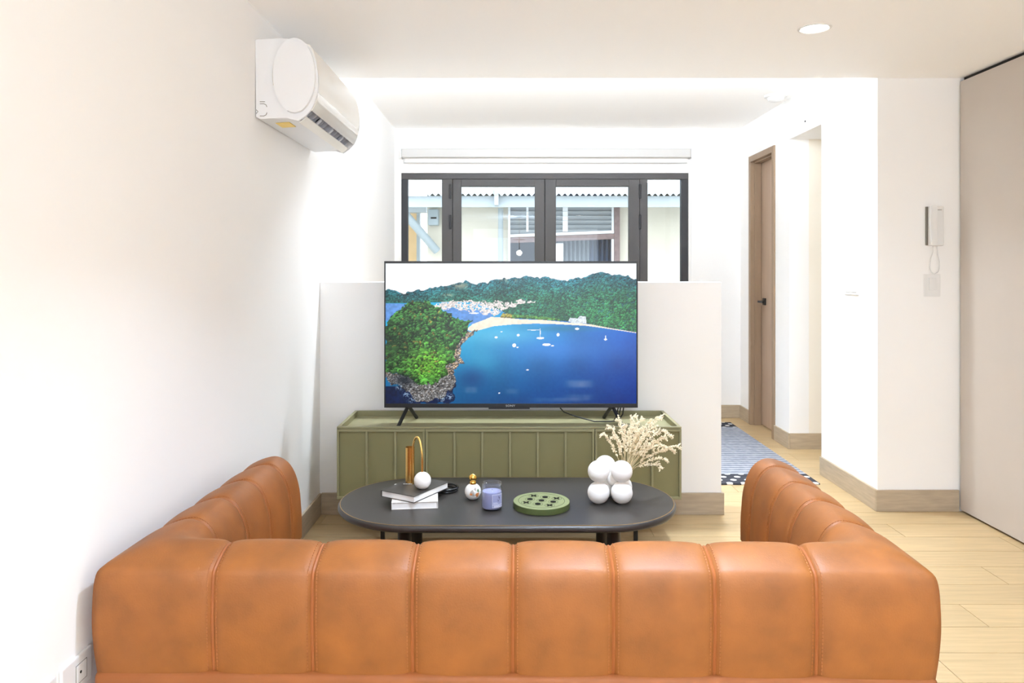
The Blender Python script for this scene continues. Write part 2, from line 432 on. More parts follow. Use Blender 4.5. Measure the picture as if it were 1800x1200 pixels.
box('neck', XD+.03, XD+.066, 5.974, 5.992, hz-.008, hz+.008, M_black, hd, .002)

# ------------------------------------------------------------------ outdoors
gr = struct('ground', -12, 14, 6.6, 24, -.35, -.3, M_ground, label='concrete yard outside the window')
nb = empty('neighbour_house', (0, 9.9, -.3), 'weathered cream house with corrugated roof seen through the window', 'house')
def ox(px, Y): return (px-895)*Y/F
def oz(py, Y): return CAM_H+(476-py)*Y/F
NY = 9.9
hx0, hx1 = ox(894, NY), ox(1084, NY)
box('wall', ox(751, NY), hx0, NY, NY+.25, -.3, 2.6, M_plaster, nb)
box('wall', hx1, ox(1400, NY), NY, NY+.25, -.3, 2.6, M_plaster, nb)
box('wall', hx0, hx1, NY, NY+.25, -.3, .2, M_plaster, nb)
box('room_back', hx0-.3, hx1+.3, NY+1.2, NY+1.25, -.3, 2.7, M_darkin, nb)
# corrugated roof
bm = bmesh.new()
nxr = 520; xa, xb = -3.2, 5.6; prev = None
for i in range(nxr+1):
    x = xa+(xb-xa)*i/nxr; dz = .018*math.sin(2*PI*x/.076)
    a = bm.verts.new((x, 9.3, 2.235+dz)); b = bm.verts.new((x, 12.0, 3.75+dz)); c = bm.verts.new((x, 9.3, 2.230+dz)); d = bm.verts.new((x, 12.0, 3.745+dz))
    if prev:
        p = prev
        bm.faces.new((p[0], a, b, p[1])); bm.faces.new((c, p[2], p[3], d)); bm.faces.new((p[2], c, a, p[0]))
    prev = (a, b, c, d)
ro = bm_obj('roof_sheet', bm, M_roofsheet, nb); auto_smooth(ro, 60)
box('fascia', -2.9, 5.6, 9.40, 9.44, 2.085, 2.225, M_fascia, nb)
box('soffit', -2.0, 5.6, 9.44, 9.9, 2.14, 2.16, M_fascia, nb)
tube('downpipe', [(ox(880, 9.75), 9.75, -.3), (ox(880, 9.75), 9.75, 2.1)], .034, M_steel, nb, 12)
box('downpipe_bracket', ox(866, 9.34)+.02, ox(866, 9.34)+.075, 9.30, 9.39, 2.10, 2.45, M_fascia, nb, .004)
# louvred window
lw = empty('louvre_window', (0, 0, 0)); lw.parent = nb
ly = NY-.03
zA, zB = oz(363, ly), oz(407, ly)
box('post', ox(1079, ly), ox(1089, ly), ly-.04, ly+.05, .2, 2.14, M_brown, lw, .004)
box('post', ox(893, ly), ox(897, ly), ly-.04, ly+.05, .2, 2.14, M_white, lw, .004)
box('mullion', ox(989, ly), ox(998, ly), ly-.02, ly+.04, zB, 2.14, M_white, lw, .003)
box('mullion', ox(925, ly), ox(929, ly), ly-.02, ly+.04, zB, 2.14, M_white, lw, .003)
box('mullion', ox(1075, ly), ox(1079, ly), ly-.02, ly+.04, .2, 2.14, M_white, lw, .003)
tilt = Matrix.Rotation(math.radians(-2.2), 3, 'Y')
box('transom', ox(893, ly), ox(1079, ly), ly-.03, ly+.04, oz(410, ly), oz(405, ly), M_white, lw, .003, rot=tilt, piv=(ox(1079, ly), ly, oz(407, ly)))
box('transom', ox(893, ly), ox(1080, ly), ly-.03, ly+.045, oz(420, ly), oz(410.5, ly), M_brown, lw, .003, rot=tilt, piv=(ox(1079, ly), ly, oz(407, ly)))
for k in range(6):
    zz = zA-.03-k*.062
    box('louvre_slat', ox(897, ly), ox(1075, ly), ly+.0, ly+.006, zz-.035, zz+.035, M_slat, lw, rot=Matrix.Rotation(math.radians(38), 3, 'X'), piv=(0, ly, zz))
def curtain(x0, x1, z0, z1, m):
    n = 40; V, Fc = [], []
    for i in range(n+1):
        x = x0+(x1-x0)*i/n; yy = NY+.3+.03*math.sin(i*1.1)
        V += [(x, yy, z0), (x, yy, z1)]
    for i in range(n): Fc.append((2*i, 2*i+2, 2*i+3, 2*i+1))
    o = mesh('curtain', V, Fc, m, lw, smooth=True)
    o.modifiers.new('thick', 'SOLIDIFY').thickness = .008
curtain(ox(985, NY), ox(1036, NY+.3), .3, 2.1, M_curt)
curtain(ox(1036, NY+.3), ox(1095, NY+.3), .3, 2.1, M_curt2)
box('cloth_panel', ox(975, ly), ox(991, ly), ly+.08, ly+.1, .9, oz(427, ly), M_white, lw)
# ochre house and strut on the far side of the gap
oh = empty('ochre_house', (-1.8, 11.2, -.3), 'ochre house corner seen through the narrow sidelight', 'house')
box('wall', -4, ox(733, 11.2), 11.2, 11.5, -.3, 2.3, M_ochre, oh); box('corner_post', ox(733, 11.2), ox(738.5, 11.2), 11.15, 11.3, -.3, 2.3, M_steel, oh)
box('canopy_beam', -4, ox(752, 11.2), 11.0, 11.2, oz(373, 11), oz(360, 11), M_fascia, oh)
tag(tube('roof_strut', [(ox(712, 9.55), 9.55, oz(376, 9.55)), (ox(768, 9.8), 9.8, oz(441, 9.8))], .055, M_steel, None, 14),
    'grey diagonal steel strut bracing the corrugated roof', 'strut')
mb = empty('meter_box', (ox(762, 9.8), 9.8, oz(395, 9.8)), 'small grey meter box under the corrugated eave', 'meter box')
box('case', ox(753, 9.8), ox(771, 9.8), 9.74, 9.9, oz(396, 9.8), oz(368, 9.8), M_steel, mb, .01); box('nameplate', ox(758, 9.8), ox(768, 9.8), 9.735, 9.741, oz(385, 9.8), oz(382, 9.8), M_gap, mb)

# ------------------------------------------------------------------ tall beige panel at the right
cp = empty('tall_cabinet', (XR+.02, 2.7, 0), 'tall flush beige laminate cabinet panel at the room\'s right side', 'cabinet')
box('floor_gap_shade', XR+.03, XR+.12, 1.6, 3.885, 0.001, .02, M_gap, cp)  # near-black strip stands in for the shade in the gap at the floor
box('panel', XR, XR+.02, 1.6, 3.886, .012, 2.268, M_cab, cp, .001)
box('carcass', XR+.021, XR+.5, 1.6, 3.886, .02, 2.265, M_cab, cp)
box('head_gap_shade', XR+.02, XR+.12, 1.6, 3.885, 2.265, 2.289, M_gap, cp)  # same near-black fill for the shade in the gap under the ceiling

# ================================================================== SOFA
sofa = empty('sofa', (.008, 1.677, 0), 'low tan leather sofa with channel tufted back seen from behind', 'sofa', rz=math.radians(-.9))
HW, DEP, T = .956, .925, .19
SW = [-.69+.23*k for k in range(7)]                    # back seams
AS = [.268, .452, .628, .815]                          # arm seams (distance from back)
prof_c = [(0, .347), (-.005, .40), (-.008, .46), (-.007, .52), (-.004, .562), (.004, .585), (.028, .600), (.060, .613), (.095, .620),
          (.123, .612), (.149, .590), (.169, .553), (.182, .503), (.187, .45), (.19, .40), (.19, .335)]
PR = catmull(prof_c, 3)
def prof_norm():
    N = []
    for i in range(len(PR)):
        a = PR[max(i-1, 0)]; b = PR[min(i+1, len(PR)-1)]; t = b-a; t /= np.linalg.norm(t)
        N.append(np.array((-t[1], t[0])))            # outward
    return N
PN = prof_norm()
def inset(du, L):
    """depth below the puffed surface at distance du from a seam"""
    return .010*math.exp(-du/.010)+.0055*math.exp(-du/.035)
def sofa_path(kind, a):
    """returns fn(s)->(x,y) and s-direction for the straight runs"""
    if kind == 'back': return (lambda s: (a, s)), (0, 1)
    if kind == 'L': return (lambda s: (-HW+s+.018*a, a)), (1, 0)
    if kind == 'R': return (lambda s: (HW-s+.018*a, a)), (-1, 0)
def build_panel(stations, name='cushion_panel', flip=False, cap=False):
    """stations: list of (fn, dir, inset, shrink)"""
    V, Fc = [], []; n = len(PR)
    for fn, dr, ins, sh in stations:
        for (s, z), nn in zip(PR, PN):
            s2 = s-nn[0]*ins; z2 = z-nn[1]*ins
            if sh: s2 = s2+(.095-s2)*sh; z2 = z2+(max(.36, min(z2, .50))-z2)*sh
            x, y = fn(s2); V.append((x, y, z2))
    m_ = len(stations)
    for i in range(m_-1):
        for k in range(n-1):
            Fc.append((i*n+k, i*n+k+1, (i+1)*n+k+1, (i+1)*n+k))
    if cap: Fc.append(tuple((m_-1)*n+k for k in range(n)))
    bm = bmesh.new(); vv = [bm.verts.new(v) for v in V]
    for f in Fc: bm.faces.new([vv[i] for i in f])
    return bm_obj(name, bm, M_leather, sofa, smooth=True, local=True)
def us(n):   # denser near seams
    return [.5-.5*math.cos(PI*i/n) for i in range(n+1)]
def straight(kind, a, b, cap=False, nu=22):
    st = []; L = abs(b-a)
    for u in us(nu):
        p = a+(b-a)*u; du = min(u, 1-u)*L
        if cap: du = u*L
        fn, dr = sofa_path(kind, p); st.append((fn, dr, inset(du, L), 0))
    if cap:   # rounded front end
        for k in range(1, 9):
            an = k/8*PI/2; p = b+.032*math.sin(an)
            fn, dr = sofa_path(kind, p); st.append((fn, dr, .036*(1-math.cos(an)), 0))
    return build_panel(st, cap=cap)
def corner(side):
    sg = -1 if side == 'L' else 1
    xs = SW[0] if side == 'L' else SW[-1]
    st = []; n = 44; L = (HW-abs(xs))+AS[0]
    for u in us(n):
        def fn(s, u=u):
            A = np.array((xs, s)); C = np.array((sg*(HW-s), s)); B = np.array((sg*(HW-s)+.018*AS[0], AS[0]))
            # polyline with a rounded corner: radius grows towards the inside
            la, lb = np.linalg.norm(C-A), np.linalg.norm(B-C)
            r = min(.005+.9*max(s, 0)**1.2, .97*la, .97*lb)
            w = max(0, min(1, s/T)); 
            tot = la+lb; d = u*tot
            p0, p1 = la-r, la+r
            if d < p0: q = A+(C-A)*(d/la)
            elif d > p1: q = C+(B-C)*((d-la)/lb)
            else:
                t = (d-p0)/(2*r); S = C+(A-C)*(r/la); E = C+(B-C)*(r/lb)
                q = (1-t)**2*S+2*t*(1-t)*C+t*t*E
            return q
        du = min(u, 1-u)*L
        st.append((fn, None, inset(du, L), 0))
    return build_panel(st)
for k in range(6): straight('back', SW[k], SW[k+1])
corner('L'); corner('R')
for sd in 'LR':
    for k in range(3): straight(sd, AS[k], AS[k+1])
    straight(sd, AS[3], DEP-.032, cap=True, nu=14)
# welted seams with twin rows of stitches
def seam(kind, a):
    fn, dr = sofa_path(kind, a)
    pts = []
    for (s, z), nn in list(zip(PR, PN)):
        s2, z2 = s-nn[0]*.0135, z-nn[1]*.0135; x, y = fn(s2); pts.append((x, y, z2))
    so = tube('seam', pts, .0042, M_welt, sofa, 6, local=True)
    # stitches
    P2 = [np.array(p) for p in PR]
    seg = [np.linalg.norm(P2[i+1]-P2[i]) for i in range(len(P2)-1)]; cum = np.concatenate(([0], np.cumsum(seg)))
    V, Fc = [], []
    d = .006
    while d < cum[-1]-.006:
        def at(dd, off):
            i = min(np.searchsorted(cum, dd)-1, len(seg)-1); i = max(i, 0); t = (dd-cum[i])/seg[i]
            p = P2[i]*(1-t)+P2[i+1]*t; nn = PN[i]*(1-t)+PN[i+1]*t
            return p-nn*off
        for o_ in (-.011, .011):
            ins = inset(.011, .23)-.0012
            f2, _ = sofa_path(kind, a+o_)
            q0 = at(d, ins); q1 = at(d+.0058, ins); r0 = at(d, ins+.002); r1 = at(d+.0058, ins+.002)
            b0 = len(V)
            for w in (-.0011, .0011):
                fw, _ = sofa_path(kind, a+o_+w)
                for q in (q0, q1, r1, r0):
                    x, y = fw(q[0]); V.append((x, y, q[1]))
            Fc += [tuple(b0+i for i in f) for f in ((0, 1, 2, 3), (7, 6, 5, 4), (0, 4, 5, 1), (1, 5, 6, 2), (2, 6, 7, 3), (3, 7, 4, 0))]
        d += .0088
    st = mesh('stitching', V, Fc, M_thread, so, local=True); st['kind'] = 'stuff'
for a in SW: seam('back', a)
for sd in 'LR':
    for a in AS: seam(sd, a)
# base rail, seat and feet
for x0, x1, y0, y1 in ((-HW-.006, HW+.006, -.006, .192), (-HW-.006, -HW+.186, .193, DEP-.02), (HW-.170, HW+.012, .193, DEP-.02), (-HW+.193, HW-.193, .193, .845)):
    bm = bmesh.new(); add_box(bm, x0, x1, y0, y1, 07e-2, .350 if x1-x0 > 1.8 or x1-x0 < .5 else .235, .014, 3)
    b_ = bm_obj('base_rail', bm, M_leather2, sofa, local=True); auto_smooth(b_, 40)
for x0, x1 in ((-.762, -.001), (.001, .762)):
    bm = bmesh.new(); add_box(bm, x0, x1, .195, .85, .237, .325, .025, 4)
    s_ = bm_obj('seat_cushion', bm, M_leather, sofa, local=True); auto_smooth(s_, 40)
for x in (-.87, .87):
    for y in (.08, .83):
        lathe('foot', [(0, 0), (.022, 0), (.028, .07), (0, .07)], M_black, sofa, 16, at=(x, y, 0), local=True)

# ================================================================== TV STAND
SX, SY0, SY1, SZ0, SZ1 = .7955, 3.40, 3.80, .212, .551
ts = empty('tv_stand', (0, 3.6, 0), 'olive green low media cabinet with fluted panel doors', 'tv stand')
th = .016
box('side_panel', -SX, -SX+th, SY0+.019, SY1, SZ0, SZ1, M_olive, ts, .0015); box('side_panel', SX-th, SX, SY0+.019, SY1, SZ0, SZ1, M_olive, ts, .0015)
box('back_panel', -SX+th, SX-th, SY1-th, SY1, SZ0, SZ1, M_olive, ts, .0015)
box('top_tray', -SX+th, SX-th, SY0+.02, SY1-th, .508, .525, M_olive, ts)
box('bottom_panel', -SX+th, SX-th, SY0+.02, SY1-th, SZ0, SZ0+.016, M_olive, ts)
box('front_lip', -SX, SX, SY0, SY0+.0185, .5415, SZ1, M_olive, ts, .0015)
def stand_door(x0, x1, n):
    d = empty('door', (0, 0, 0)); d.parent = ts
    z0, z1 = SZ0+.003, .540; fy0, fy1 = SY0, SY0+.018; t = .010
    box('backing', x0+t, x1-t, fy1-.006, fy1, z0+.012, z1-.012, M_olive2, d)
    box('rail', x0, x1, fy0, fy1, z1-.012, z1, M_olive, d, .001); box('rail', x0, x1, fy0, fy1, z0, z0+.012, M_olive, d, .001)
    box('stile', x0, x0+t, fy0, fy1, z0+.012, z1-.012, M_olive, d, .001); box('stile', x1-t, x1, fy0, fy1, z0+.012, z1-.012, M_olive, d, .001)
    w = (x1-x0-2*t-(n-1)*t)/n
    for k in range(1, n):
        xx = x0+t+k*w+(k-1)*t
        box('batten', xx, xx+t, fy0, fy1-.006, z0+.012, z1-.012, M_olive, d, .001)
e1, e2 = (747.5-895)*SY0/F, (1045.5-895)*SY0/F
stand_door(-SX, e1-.0015, 3); stand_door(e1+.0015, e2-.0015, 6); stand_door(e2+.0015, SX, 3)
for x in (-.592, .592):
    for y in (3.45, 3.75):
        box('leg', x-.009, x+.009, y-.009, y+.009, 0, SZ0, M_black, ts, .001)

# ================================================================== TELEVISION
TX0, TX1, TY, TZ0, TZ1 = (675.5-895)*3.58/F, (1121-895)*3.58/F, 3.58, .606, 1.3175
tv = empty('television', (0, 3.6, .525), 'large black flat television showing a tropical bay on its screen', 'television')
bz = .011; bzb = .020
box('housing', TX0+.01, TX1-.01, TY+.014, TY+.055, TZ0+.01, TZ1-.01, M_bezel, tv, .01)
fr = empty('bezel', (0, 0, 0)); fr.parent = tv
box('bezel_strip', TX0, TX0+bz*.6, TY-.004, TY+.014, TZ0, TZ1, M_bezel, fr, .0015); box('bezel_strip', TX1-bz*.6, TX1, TY-.004, TY+.014, TZ0, TZ1, M_bezel, fr, .0015)
box('bezel_strip', TX0+bz*.6, TX1-bz*.6, TY-.004, TY+.014, TZ1-bz, TZ1, M_bezel, fr, .0015); box('bezel_strip', TX0+bz*.6, TX1-bz*.6, TY-.004, TY+.014, TZ0, TZ0+bzb, M_bezel, fr, .0015)
box('infrared_bump', -.10, .10, TY-.006, TY+.02, TZ0-.006, TZ0, M_bezel, tv, .001)
for sx in (-1, 1):
    f_ = empty('foot', (0, 0, 0)); f_.parent = tv
    xb = (715-895)*3.58/F if sx < 0 else (1079-895)*3.58/F
    xt = xb+sx*(-.004)
    f1 = [(xt, TY+.02, TZ0+.004), (xb-sx*(-.0)-.028*(1 if sx < 0 else -1), 3.452, .531)]
    f2 = [(xt, TY+.03, TZ0+.004), (xb+.03*(1 if sx < 0 else -1), 3.72, .531)]
    for pts in (f1, f2): tube('foot_bar', pts, .009, M_black, f_, 8)
tube('power_cable', [(.25, 3.60, .60), (.27, 3.63, .575), (.33, 3.64, .551), (.42, 3.63, .5285), (.50, 3.63, .5285), (.535, 3.62, .535), (.555, 3.6, .57), (.56, 3.6, .61)], .0032, M_black, tv, 8)
for k in range(2):
    tube('power_cable', [(.535+.012*k, 3.61, .606), (.53+.012*k, 3.63, .56), (.52+.012*k, 3.65, .531)], .003, M_black, tv, 8)
# --- screen picture: computed print on a fine grid
def noise2(H_, W_, cells, seed):
    r = np.random.default_rng(seed); ch = max(2, int(cells*H_/W_)+2); cw_ = cells+2
    g = r.random((ch+1, cw_+1)); yy = np.linspace(0, ch-1.001, H_); xx = np.linspace(0, cw_-1.001, W_)
    y0 = yy.astype(int); x0 = xx.astype(int); fy = (yy-y0)[:, None]; fx_ = (xx-x0)[None]
    fy = fy*fy*(3-2*fy); fx_ = fx_*fx_*(3-2*fx_)
    a = g[y0][:, x0]; b = g[y0][:, x0+1]; c = g[y0+1][:, x0]; d = g[y0+1][:, x0+1]
    return (a*(1-fx_)+b*fx_)*(1-fy)+(c*(1-fx_)+d*fx_)*fy
def poly_mask(XX, YY, poly):
    m = np.zeros(XX.shape, bool); n = len(poly); j = n-1
    for i in range(n):
        xi, yi = poly[i]; xj, yj = poly[j]
        c = ((yi > YY) != (yj > YY)) & (XX < (xj-xi)*(YY-yi)/(yj-yi+1e-9)+xi); m ^= c; j = i
    return m
def paint_screen(Wp, Hp):
    X1 = np.linspace(70, 1715, Wp); Y1 = np.linspace(88, 1015, Hp); XX, YY = np.meshgrid(X1, Y1)
    n1 = noise2(Hp, Wp, 12, 1); n2 = noise2(Hp, Wp, 40, 2); n3 = noise2(Hp, Wp, 120, 3); n4 = noise2(Hp, Wp, 280, 4)
    img = np.zeros((Hp, Wp, 3)); n2b = noise2(Hp, Wp, 40, 21); n3b = noise2(Hp, Wp, 120, 22)
    XW = XX+26*(n2-.5)+14*(n3-.5); YW = YY+26*(n2b-.5)+14*(n3b-.5)
    def mixin(mask, col, a=1.0):
        a = (mask*a)[..., None] if not np.isscalar(a) or mask.dtype != bool else (mask.astype(float)*a)[..., None]
        img[:] = img*(1-a)+np.array(col)*a
    sk = np.clip((YY-88)/200, 0, 1)[..., None]
    img[:] = np.array((244, 251, 255))*(1-sk)+np.array((255, 255, 255))*sk
    # water
    bl = np.array
    tx = np.clip((XX-550)/1150, 0, 1)[..., None]; ty = np.clip((YY-480)/520, 0, 1)[..., None]
    near = np.array((28, 178, 224)); right = np.array((4, 96, 202)); lowl = np.array((0, 88, 146)); lowr = np.array((0, 48, 134))
    wat = (near*(1-tx)+right*tx)*(1-ty)+(lowl*(1-tx)+lowr*tx)*ty
    wat = wat*(.93+.14*n1[..., None])+6*(n3[..., None]-.5)
    # pale shallow glow by the beach and mid bay
    g1 = np.exp(-(((XX-830)/300)**2+((YY-560)/75)**2))[..., None]; wat = wat*(1-.55*g1)+np.array((120, 208, 240))*.55*g1
    g2 = np.exp(-(((XX-1180)/330)**2+((YY-660)/70)**2))[..., None]; wat = wat*(1-.45*g2)+np.array((70, 140, 236))*.45*g2
    g4 = np.exp(-(((XX-700)/110)**2+((YY-730)/110)**2))[..., None]; wat = wat*(1-.35*g4)+np.array((60, 190, 225))*.35*g4
    g5 = np.exp(-(((XX-1250)/220)**2+((YY-520)/18)**2))[..., None]; wat = wat*(1-.6*g5)+np.array((0, 120, 150))*.6*g5
    g3 = np.exp(-(((XX-640)/100)**2+((YY-850)/80)**2))[..., None]; wat = wat*(1-.6*g3)+np.array((8, 56, 120))*.6*g3
    for cx, cy, rx, ry, a in ((1340, 885, 85, 26, .42), (1340, 975, 90, 22, .25), (1190, 990, 170, 14, .2), (900, 935, 45, 18, .2), (630, 925, 40, 22, .3)):
        g = np.exp(-(((XX-cx)/rx)**4+((YY-cy)/ry)**4))[..., None]*a*(.7+.6*n2[..., None]); wat = wat*(1-g)+np.array((168, 160, 190))*g
    far = YY < 470
    wl = (YY > 345)
    img[wl] = wat[wl]
    lsea = poly_mask(XX, YY, [(70, 352), (210, 356), (420, 372), (620, 395), (760, 400), (770, 452), (660, 500), (560, 470), (420, 380), (200, 440), (70, 470)])
    img[lsea] = (np.array((96, 150, 222))*(.9+.2*n3[..., None]))[lsea]
    # mountains
    ridge = [(60, 258), (130, 262), (190, 285), (260, 273), (340, 255), (430, 240), (520, 217), (600, 205), (650, 225), (720, 220), (800, 193), (870, 186), (950, 184), (1010, 170), (1080, 184), (1150, 182), (1200, 195), (1260, 203), (1370, 178), (1440, 150), (1490, 143), (1560, 165), (1600, 160), (1660, 173), (1725, 198)]
    shore = [(60, 352), (200, 352), (400, 345), (560, 340), (700, 352), (830, 400), (900, 445), (1100, 456), (1250, 470), (1400, 488), (1500, 508), (1600, 524), (1725, 545)]
    rz = np.interp(X1, *zip(*ridge))[None]+8*(noise2(Hp, Wp, 90, 9)[:1]-.5)*2
    sh = np.interp(X1, *zip(*shore))[None]
    mm = (YY > rz) & (YY < sh)
    t = np.clip((YY-rz)/(sh-rz+1), 0, 1)
    mcol = np.array((34, 96, 116))*(1-t[..., None])+np.array((30, 84, 62))*t[..., None]
    mcol = mcol*(.55+.9*(.5*n2+.5*n3))[..., None]
    img[mm] = mcol[mm]
    def blobs(n, mask, r0, r1, cols, seed, light=.9):
        r = np.random.default_rng(seed); ys, xs = np.nonzero(mask); pick = r.integers(0, len(ys), n); pick = pick[np.argsort(ys[pick])]
        sx = (Wp-1)/1645
        for k in pick:
            cy, cx = ys[k], xs[k]; rad = (r0+(r1-r0)*r.random()**2)*sx; R_ = int(rad)+1
            ya, yb, xa_, xb_ = max(cy-R_, 0), min(cy+R_+1, Hp), max(cx-R_, 0), min(cx+R_+1, Wp)
            gy, gx = np.mgrid[ya:yb, xa_:xb_]; dx = (gx-cx)/rad; dy = (gy-cy)/rad
            ins = (dx*dx+dy*dy < 1) & mask[ya:yb, xa_:xb_]
            c0 = np.array(cols(X1[cx], Y1[cy], r)); shd = np.clip(.86-.50*dy-.15*dx-.1*r.random(), .15, 1.6)[..., None]
            sub = img[ya:yb, xa_:xb_]; new = c0*shd*light; sub[ins] = new[ins]
    def mtn_c(x, y, r):
        q = np.clip((x-700)/900, 0, 1)*np.clip((y-230)/200, 0, 1)
        c = np.array((38, 112, 128))*(1-q)+np.array((44, 122, 62))*q
        tt = np.clip((y-(np.interp(x, *zip(*ridge))))/140, 0, 1); c = c*(1-tt*.6)+np.array((52, 128, 72))*tt*.6
        return c*(.55+.65*r.random())
    blobs(9000, mm, 3, 9, mtn_c, 11)
    shade = (.80+.66*np.clip(.55*n1+.45*n2, 0, 1))[..., None]; img[mm] = (img*shade)[mm]
    for cx, cy, rx, ry in ((560, 235, 70, 22), (880, 195, 60, 18), (480, 300, 40, 12)):
        g = np.exp(-(((XX-cx)/rx)**2+((YY-cy)/ry)**2))*(mm)*(n3 > .45)*.65; img[:] = img*(1-g[..., None])+np.array((196, 190, 160))*g[..., None]
    # town
    town = poly_mask(XW, YW, [(330, 362), (440, 345), (560, 330), (700, 340), (880, 352), (960, 325), (1060, 335), (900, 372), (830, 400), (800, 435), (740, 425), (640, 400), (420, 385)]) & (.5*n3+.5*n4 > .36)
    img[town] = (np.array((246, 236, 232))*(.72+.4*n4[..., None]))[town]
    # beach
    beach = poly_mask(XX, YY, [(600, 525), (640, 490), (720, 460), (760, 442), (830, 445), (960, 458), (1100, 462), (1260, 478), (1420, 492), (1520, 512), (1715, 545), (1715, 549), (1500, 516), (1380, 500), (1200, 490), (1050, 486), (900, 492), (780, 503), (690, 528), (640, 540)])
    img[beach] = (np.array((255, 240, 218))*(.95+.08*n3[..., None]))[beach]
    veg = poly_mask(XX, YY, [(820, 445), (840, 415), (900, 425), (980, 430), (1100, 440), (1200, 452), (1230, 470), (1000, 455), (860, 450)])
    blobs(160, veg, 8, 14, lambda x, y, r: np.array((84, 140, 60))*(.6+.7*r.random()) if x > 900 else np.array((180, 170, 70))*(.7+.5*r.random()), 12)
    bld = poly_mask(XX, YY, [(1268, 470), (1280, 448), (1330, 452), (1345, 436), (1385, 440), (1386, 486), (1300, 484)]); img[bld] = (np.array((226, 238, 246))*(.8+.3*n4[..., None]))[bld]
    # rocks round the island
    rocks = poly_mask(XW, YW, [(600, 540), (660, 532), (650, 560), (590, 600), (556, 650), (552, 700), (582, 742), (540, 780), (508, 806), (528, 870), (505, 930), (440, 975), (340, 1003), (270, 1000), (230, 950), (170, 900), (70, 870), (70, 800), (160, 830), (300, 880), (430, 850), (470, 770), (515, 700), (510, 650), (550, 590)])
    dark = poly_mask(XW, YW, [(70, 860), (180, 905), (240, 960), (270, 1015), (520, 1015), (520, 960), (530, 870), (480, 820), (300, 900), (70, 840)]) | ((XX < 300) & (YY > 900))
    img[dark] = (np.array((8, 26, 62))*(.8+.5*n3[..., None]))[dark]
    img[rocks] = (np.array((128, 120, 112)))[None]*np.ones((rocks.sum(), 1))*(.35+1.0*n4[rocks])[:, None]
    blobs(1500, rocks, 3, 8, lambda x, y, r: (np.array((214, 182, 150)) if (y < 830 and r.random() < .6) else np.array((150, 150, 150)))*(.35+1.0*r.random()), 13)
    # island canopy
    isl = poly_mask(XW, YW, [(70, 475), (110, 440), (160, 396), (200, 360), (235, 338), (290, 330), (345, 340), (400, 368), (470, 402), (530, 440), (590, 470), (640, 470), (615, 500), (608, 550), (560, 596), (520, 655), (524, 720), (470, 770), (478, 825), (430, 870), (380, 892), (310, 885), (240, 862), (165, 830), (70, 800)])
    img[isl] = (np.array((26, 62, 30))*(.5+.8*n3[..., None]))[isl]
    def isl_c(x, y, r):
        b = .45+.75*r.random(); lo = 1-.5*np.exp(-(((x-130)/120)**2+((y-640)/130)**2))
        hi = np.exp(-(((x-350)/150)**2+((y-760)/110)**2))
        c = np.array((66, 132, 58))*(1-hi)+np.array((112, 184, 52))*hi
        if r.random() < .05: c = np.array((150, 140, 60))
        return c*b*lo*1.15
    blobs(1100, isl, 7, 17, isl_c, 14); blobs(420, isl & (YY > 600), 12, 30, isl_c, 15); blobs(900, isl, 4, 9, isl_c, 16)
    pocket = np.exp(-(((XX-190)/70)**2+((YY-860)/45)**2))[..., None]*.8; img[:] = img*(1-pocket)+np.array((14, 24, 34))*pocket
    # surf, boats
    for cx, cy in ((160, 905), (240, 990), (205, 955), (440, 985), (490, 970)):
        g = (np.exp(-(((XX-cx)/22)**2+((YY-cy)/20)**2))*(n4 > .55))[..., None]*.8; img[:] = img*(1-g)+np.array((190, 220, 245))*g
    for cx, cy, w, h in ((795, 577, 13, 8), (940, 563, 12, 10), (914, 630, 16, 16), (935, 643, 10, 5), (1085, 582, 32, 9), (1084, 545, 3, 35), (1125, 625, 34, 11), (1165, 633, 14, 5), (1201, 560, 12, 14), (1326, 521, 18, 9), (1513, 591, 13, 8), (1513, 575, 3, 14), (830, 540, 9, 4), (1040, 529, 55, 2.5), (1001, 793, 11, 5), (650, 417, 40, 6), (815, 946, 7, 6)):
        g = (((XX-cx)/(w*.8))**2+((YY-cy)/(h*.8))**2 < 1); img[g] = (250, 252, 255)
    return np.clip(img, 0, 255)
NXs, NYs = 600, 338
img = paint_screen(NXs, NYs)/255.0
lin = np.where(img <= .04045, img/12.92, ((img+.055)/1.055)**2.4)
xs = np.linspace(TX0+bz*.6, TX1-bz*.6, NXs); zs = np.linspace(TZ1-bz, TZ0+bzb, NYs)
gx, gz = np.meshgrid(xs, zs)
vco = np.stack([gx, np.full_like(gx, TY), gz], -1).reshape(-1, 3)
ii = np.arange(NXs*NYs).reshape(NYs, NXs)
quads = np.stack([ii[1:, :-1], ii[1:, 1:], ii[:-1, 1:], ii[:-1, :-1]], -1).reshape(-1, 4)
me = bpy.data.meshes.new('screen'); me.vertices.add(len(vco)); me.vertices.foreach_set('co', vco.ravel())
me.loops.add(quads.size); me.loops.foreach_set('vertex_index', quads.ravel())
me.polygons.add(len(quads)); me.polygons.foreach_set('loop_start', np.arange(0, quads.size, 4)); me.polygons.foreach_set('loop_total', np.full(len(quads), 4))
me.update(calc_edges=True)
ca = me.color_attributes.new('picture', 'FLOAT_COLOR', 'POINT')
ca.data.foreach_set('color', np.concatenate([lin.reshape(-1, 3), np.ones((NXs*NYs, 1))], 1).astype(np.float32).ravel())
ms = bpy.data.materials.new('tv_screen'); ms.use_nodes = True; nt = ms.node_tree; b = nt.nodes['Principled BSDF']
b.inputs['Base Color'].default_value = (.01, .01, .012, 1); b.inputs['Roughness'].default_value = .22; b.inputs['Specular IOR Level'].default_value = .3
at_ = nt.nodes.new('ShaderNodeAttribute'); at_.attribute_name = 'picture'
nt.links.new(at_.outputs['Color'], b.inputs['Emission Color']); b.inputs['Emission Strength'].default_value = .70
link('screen', me, ms, tv)
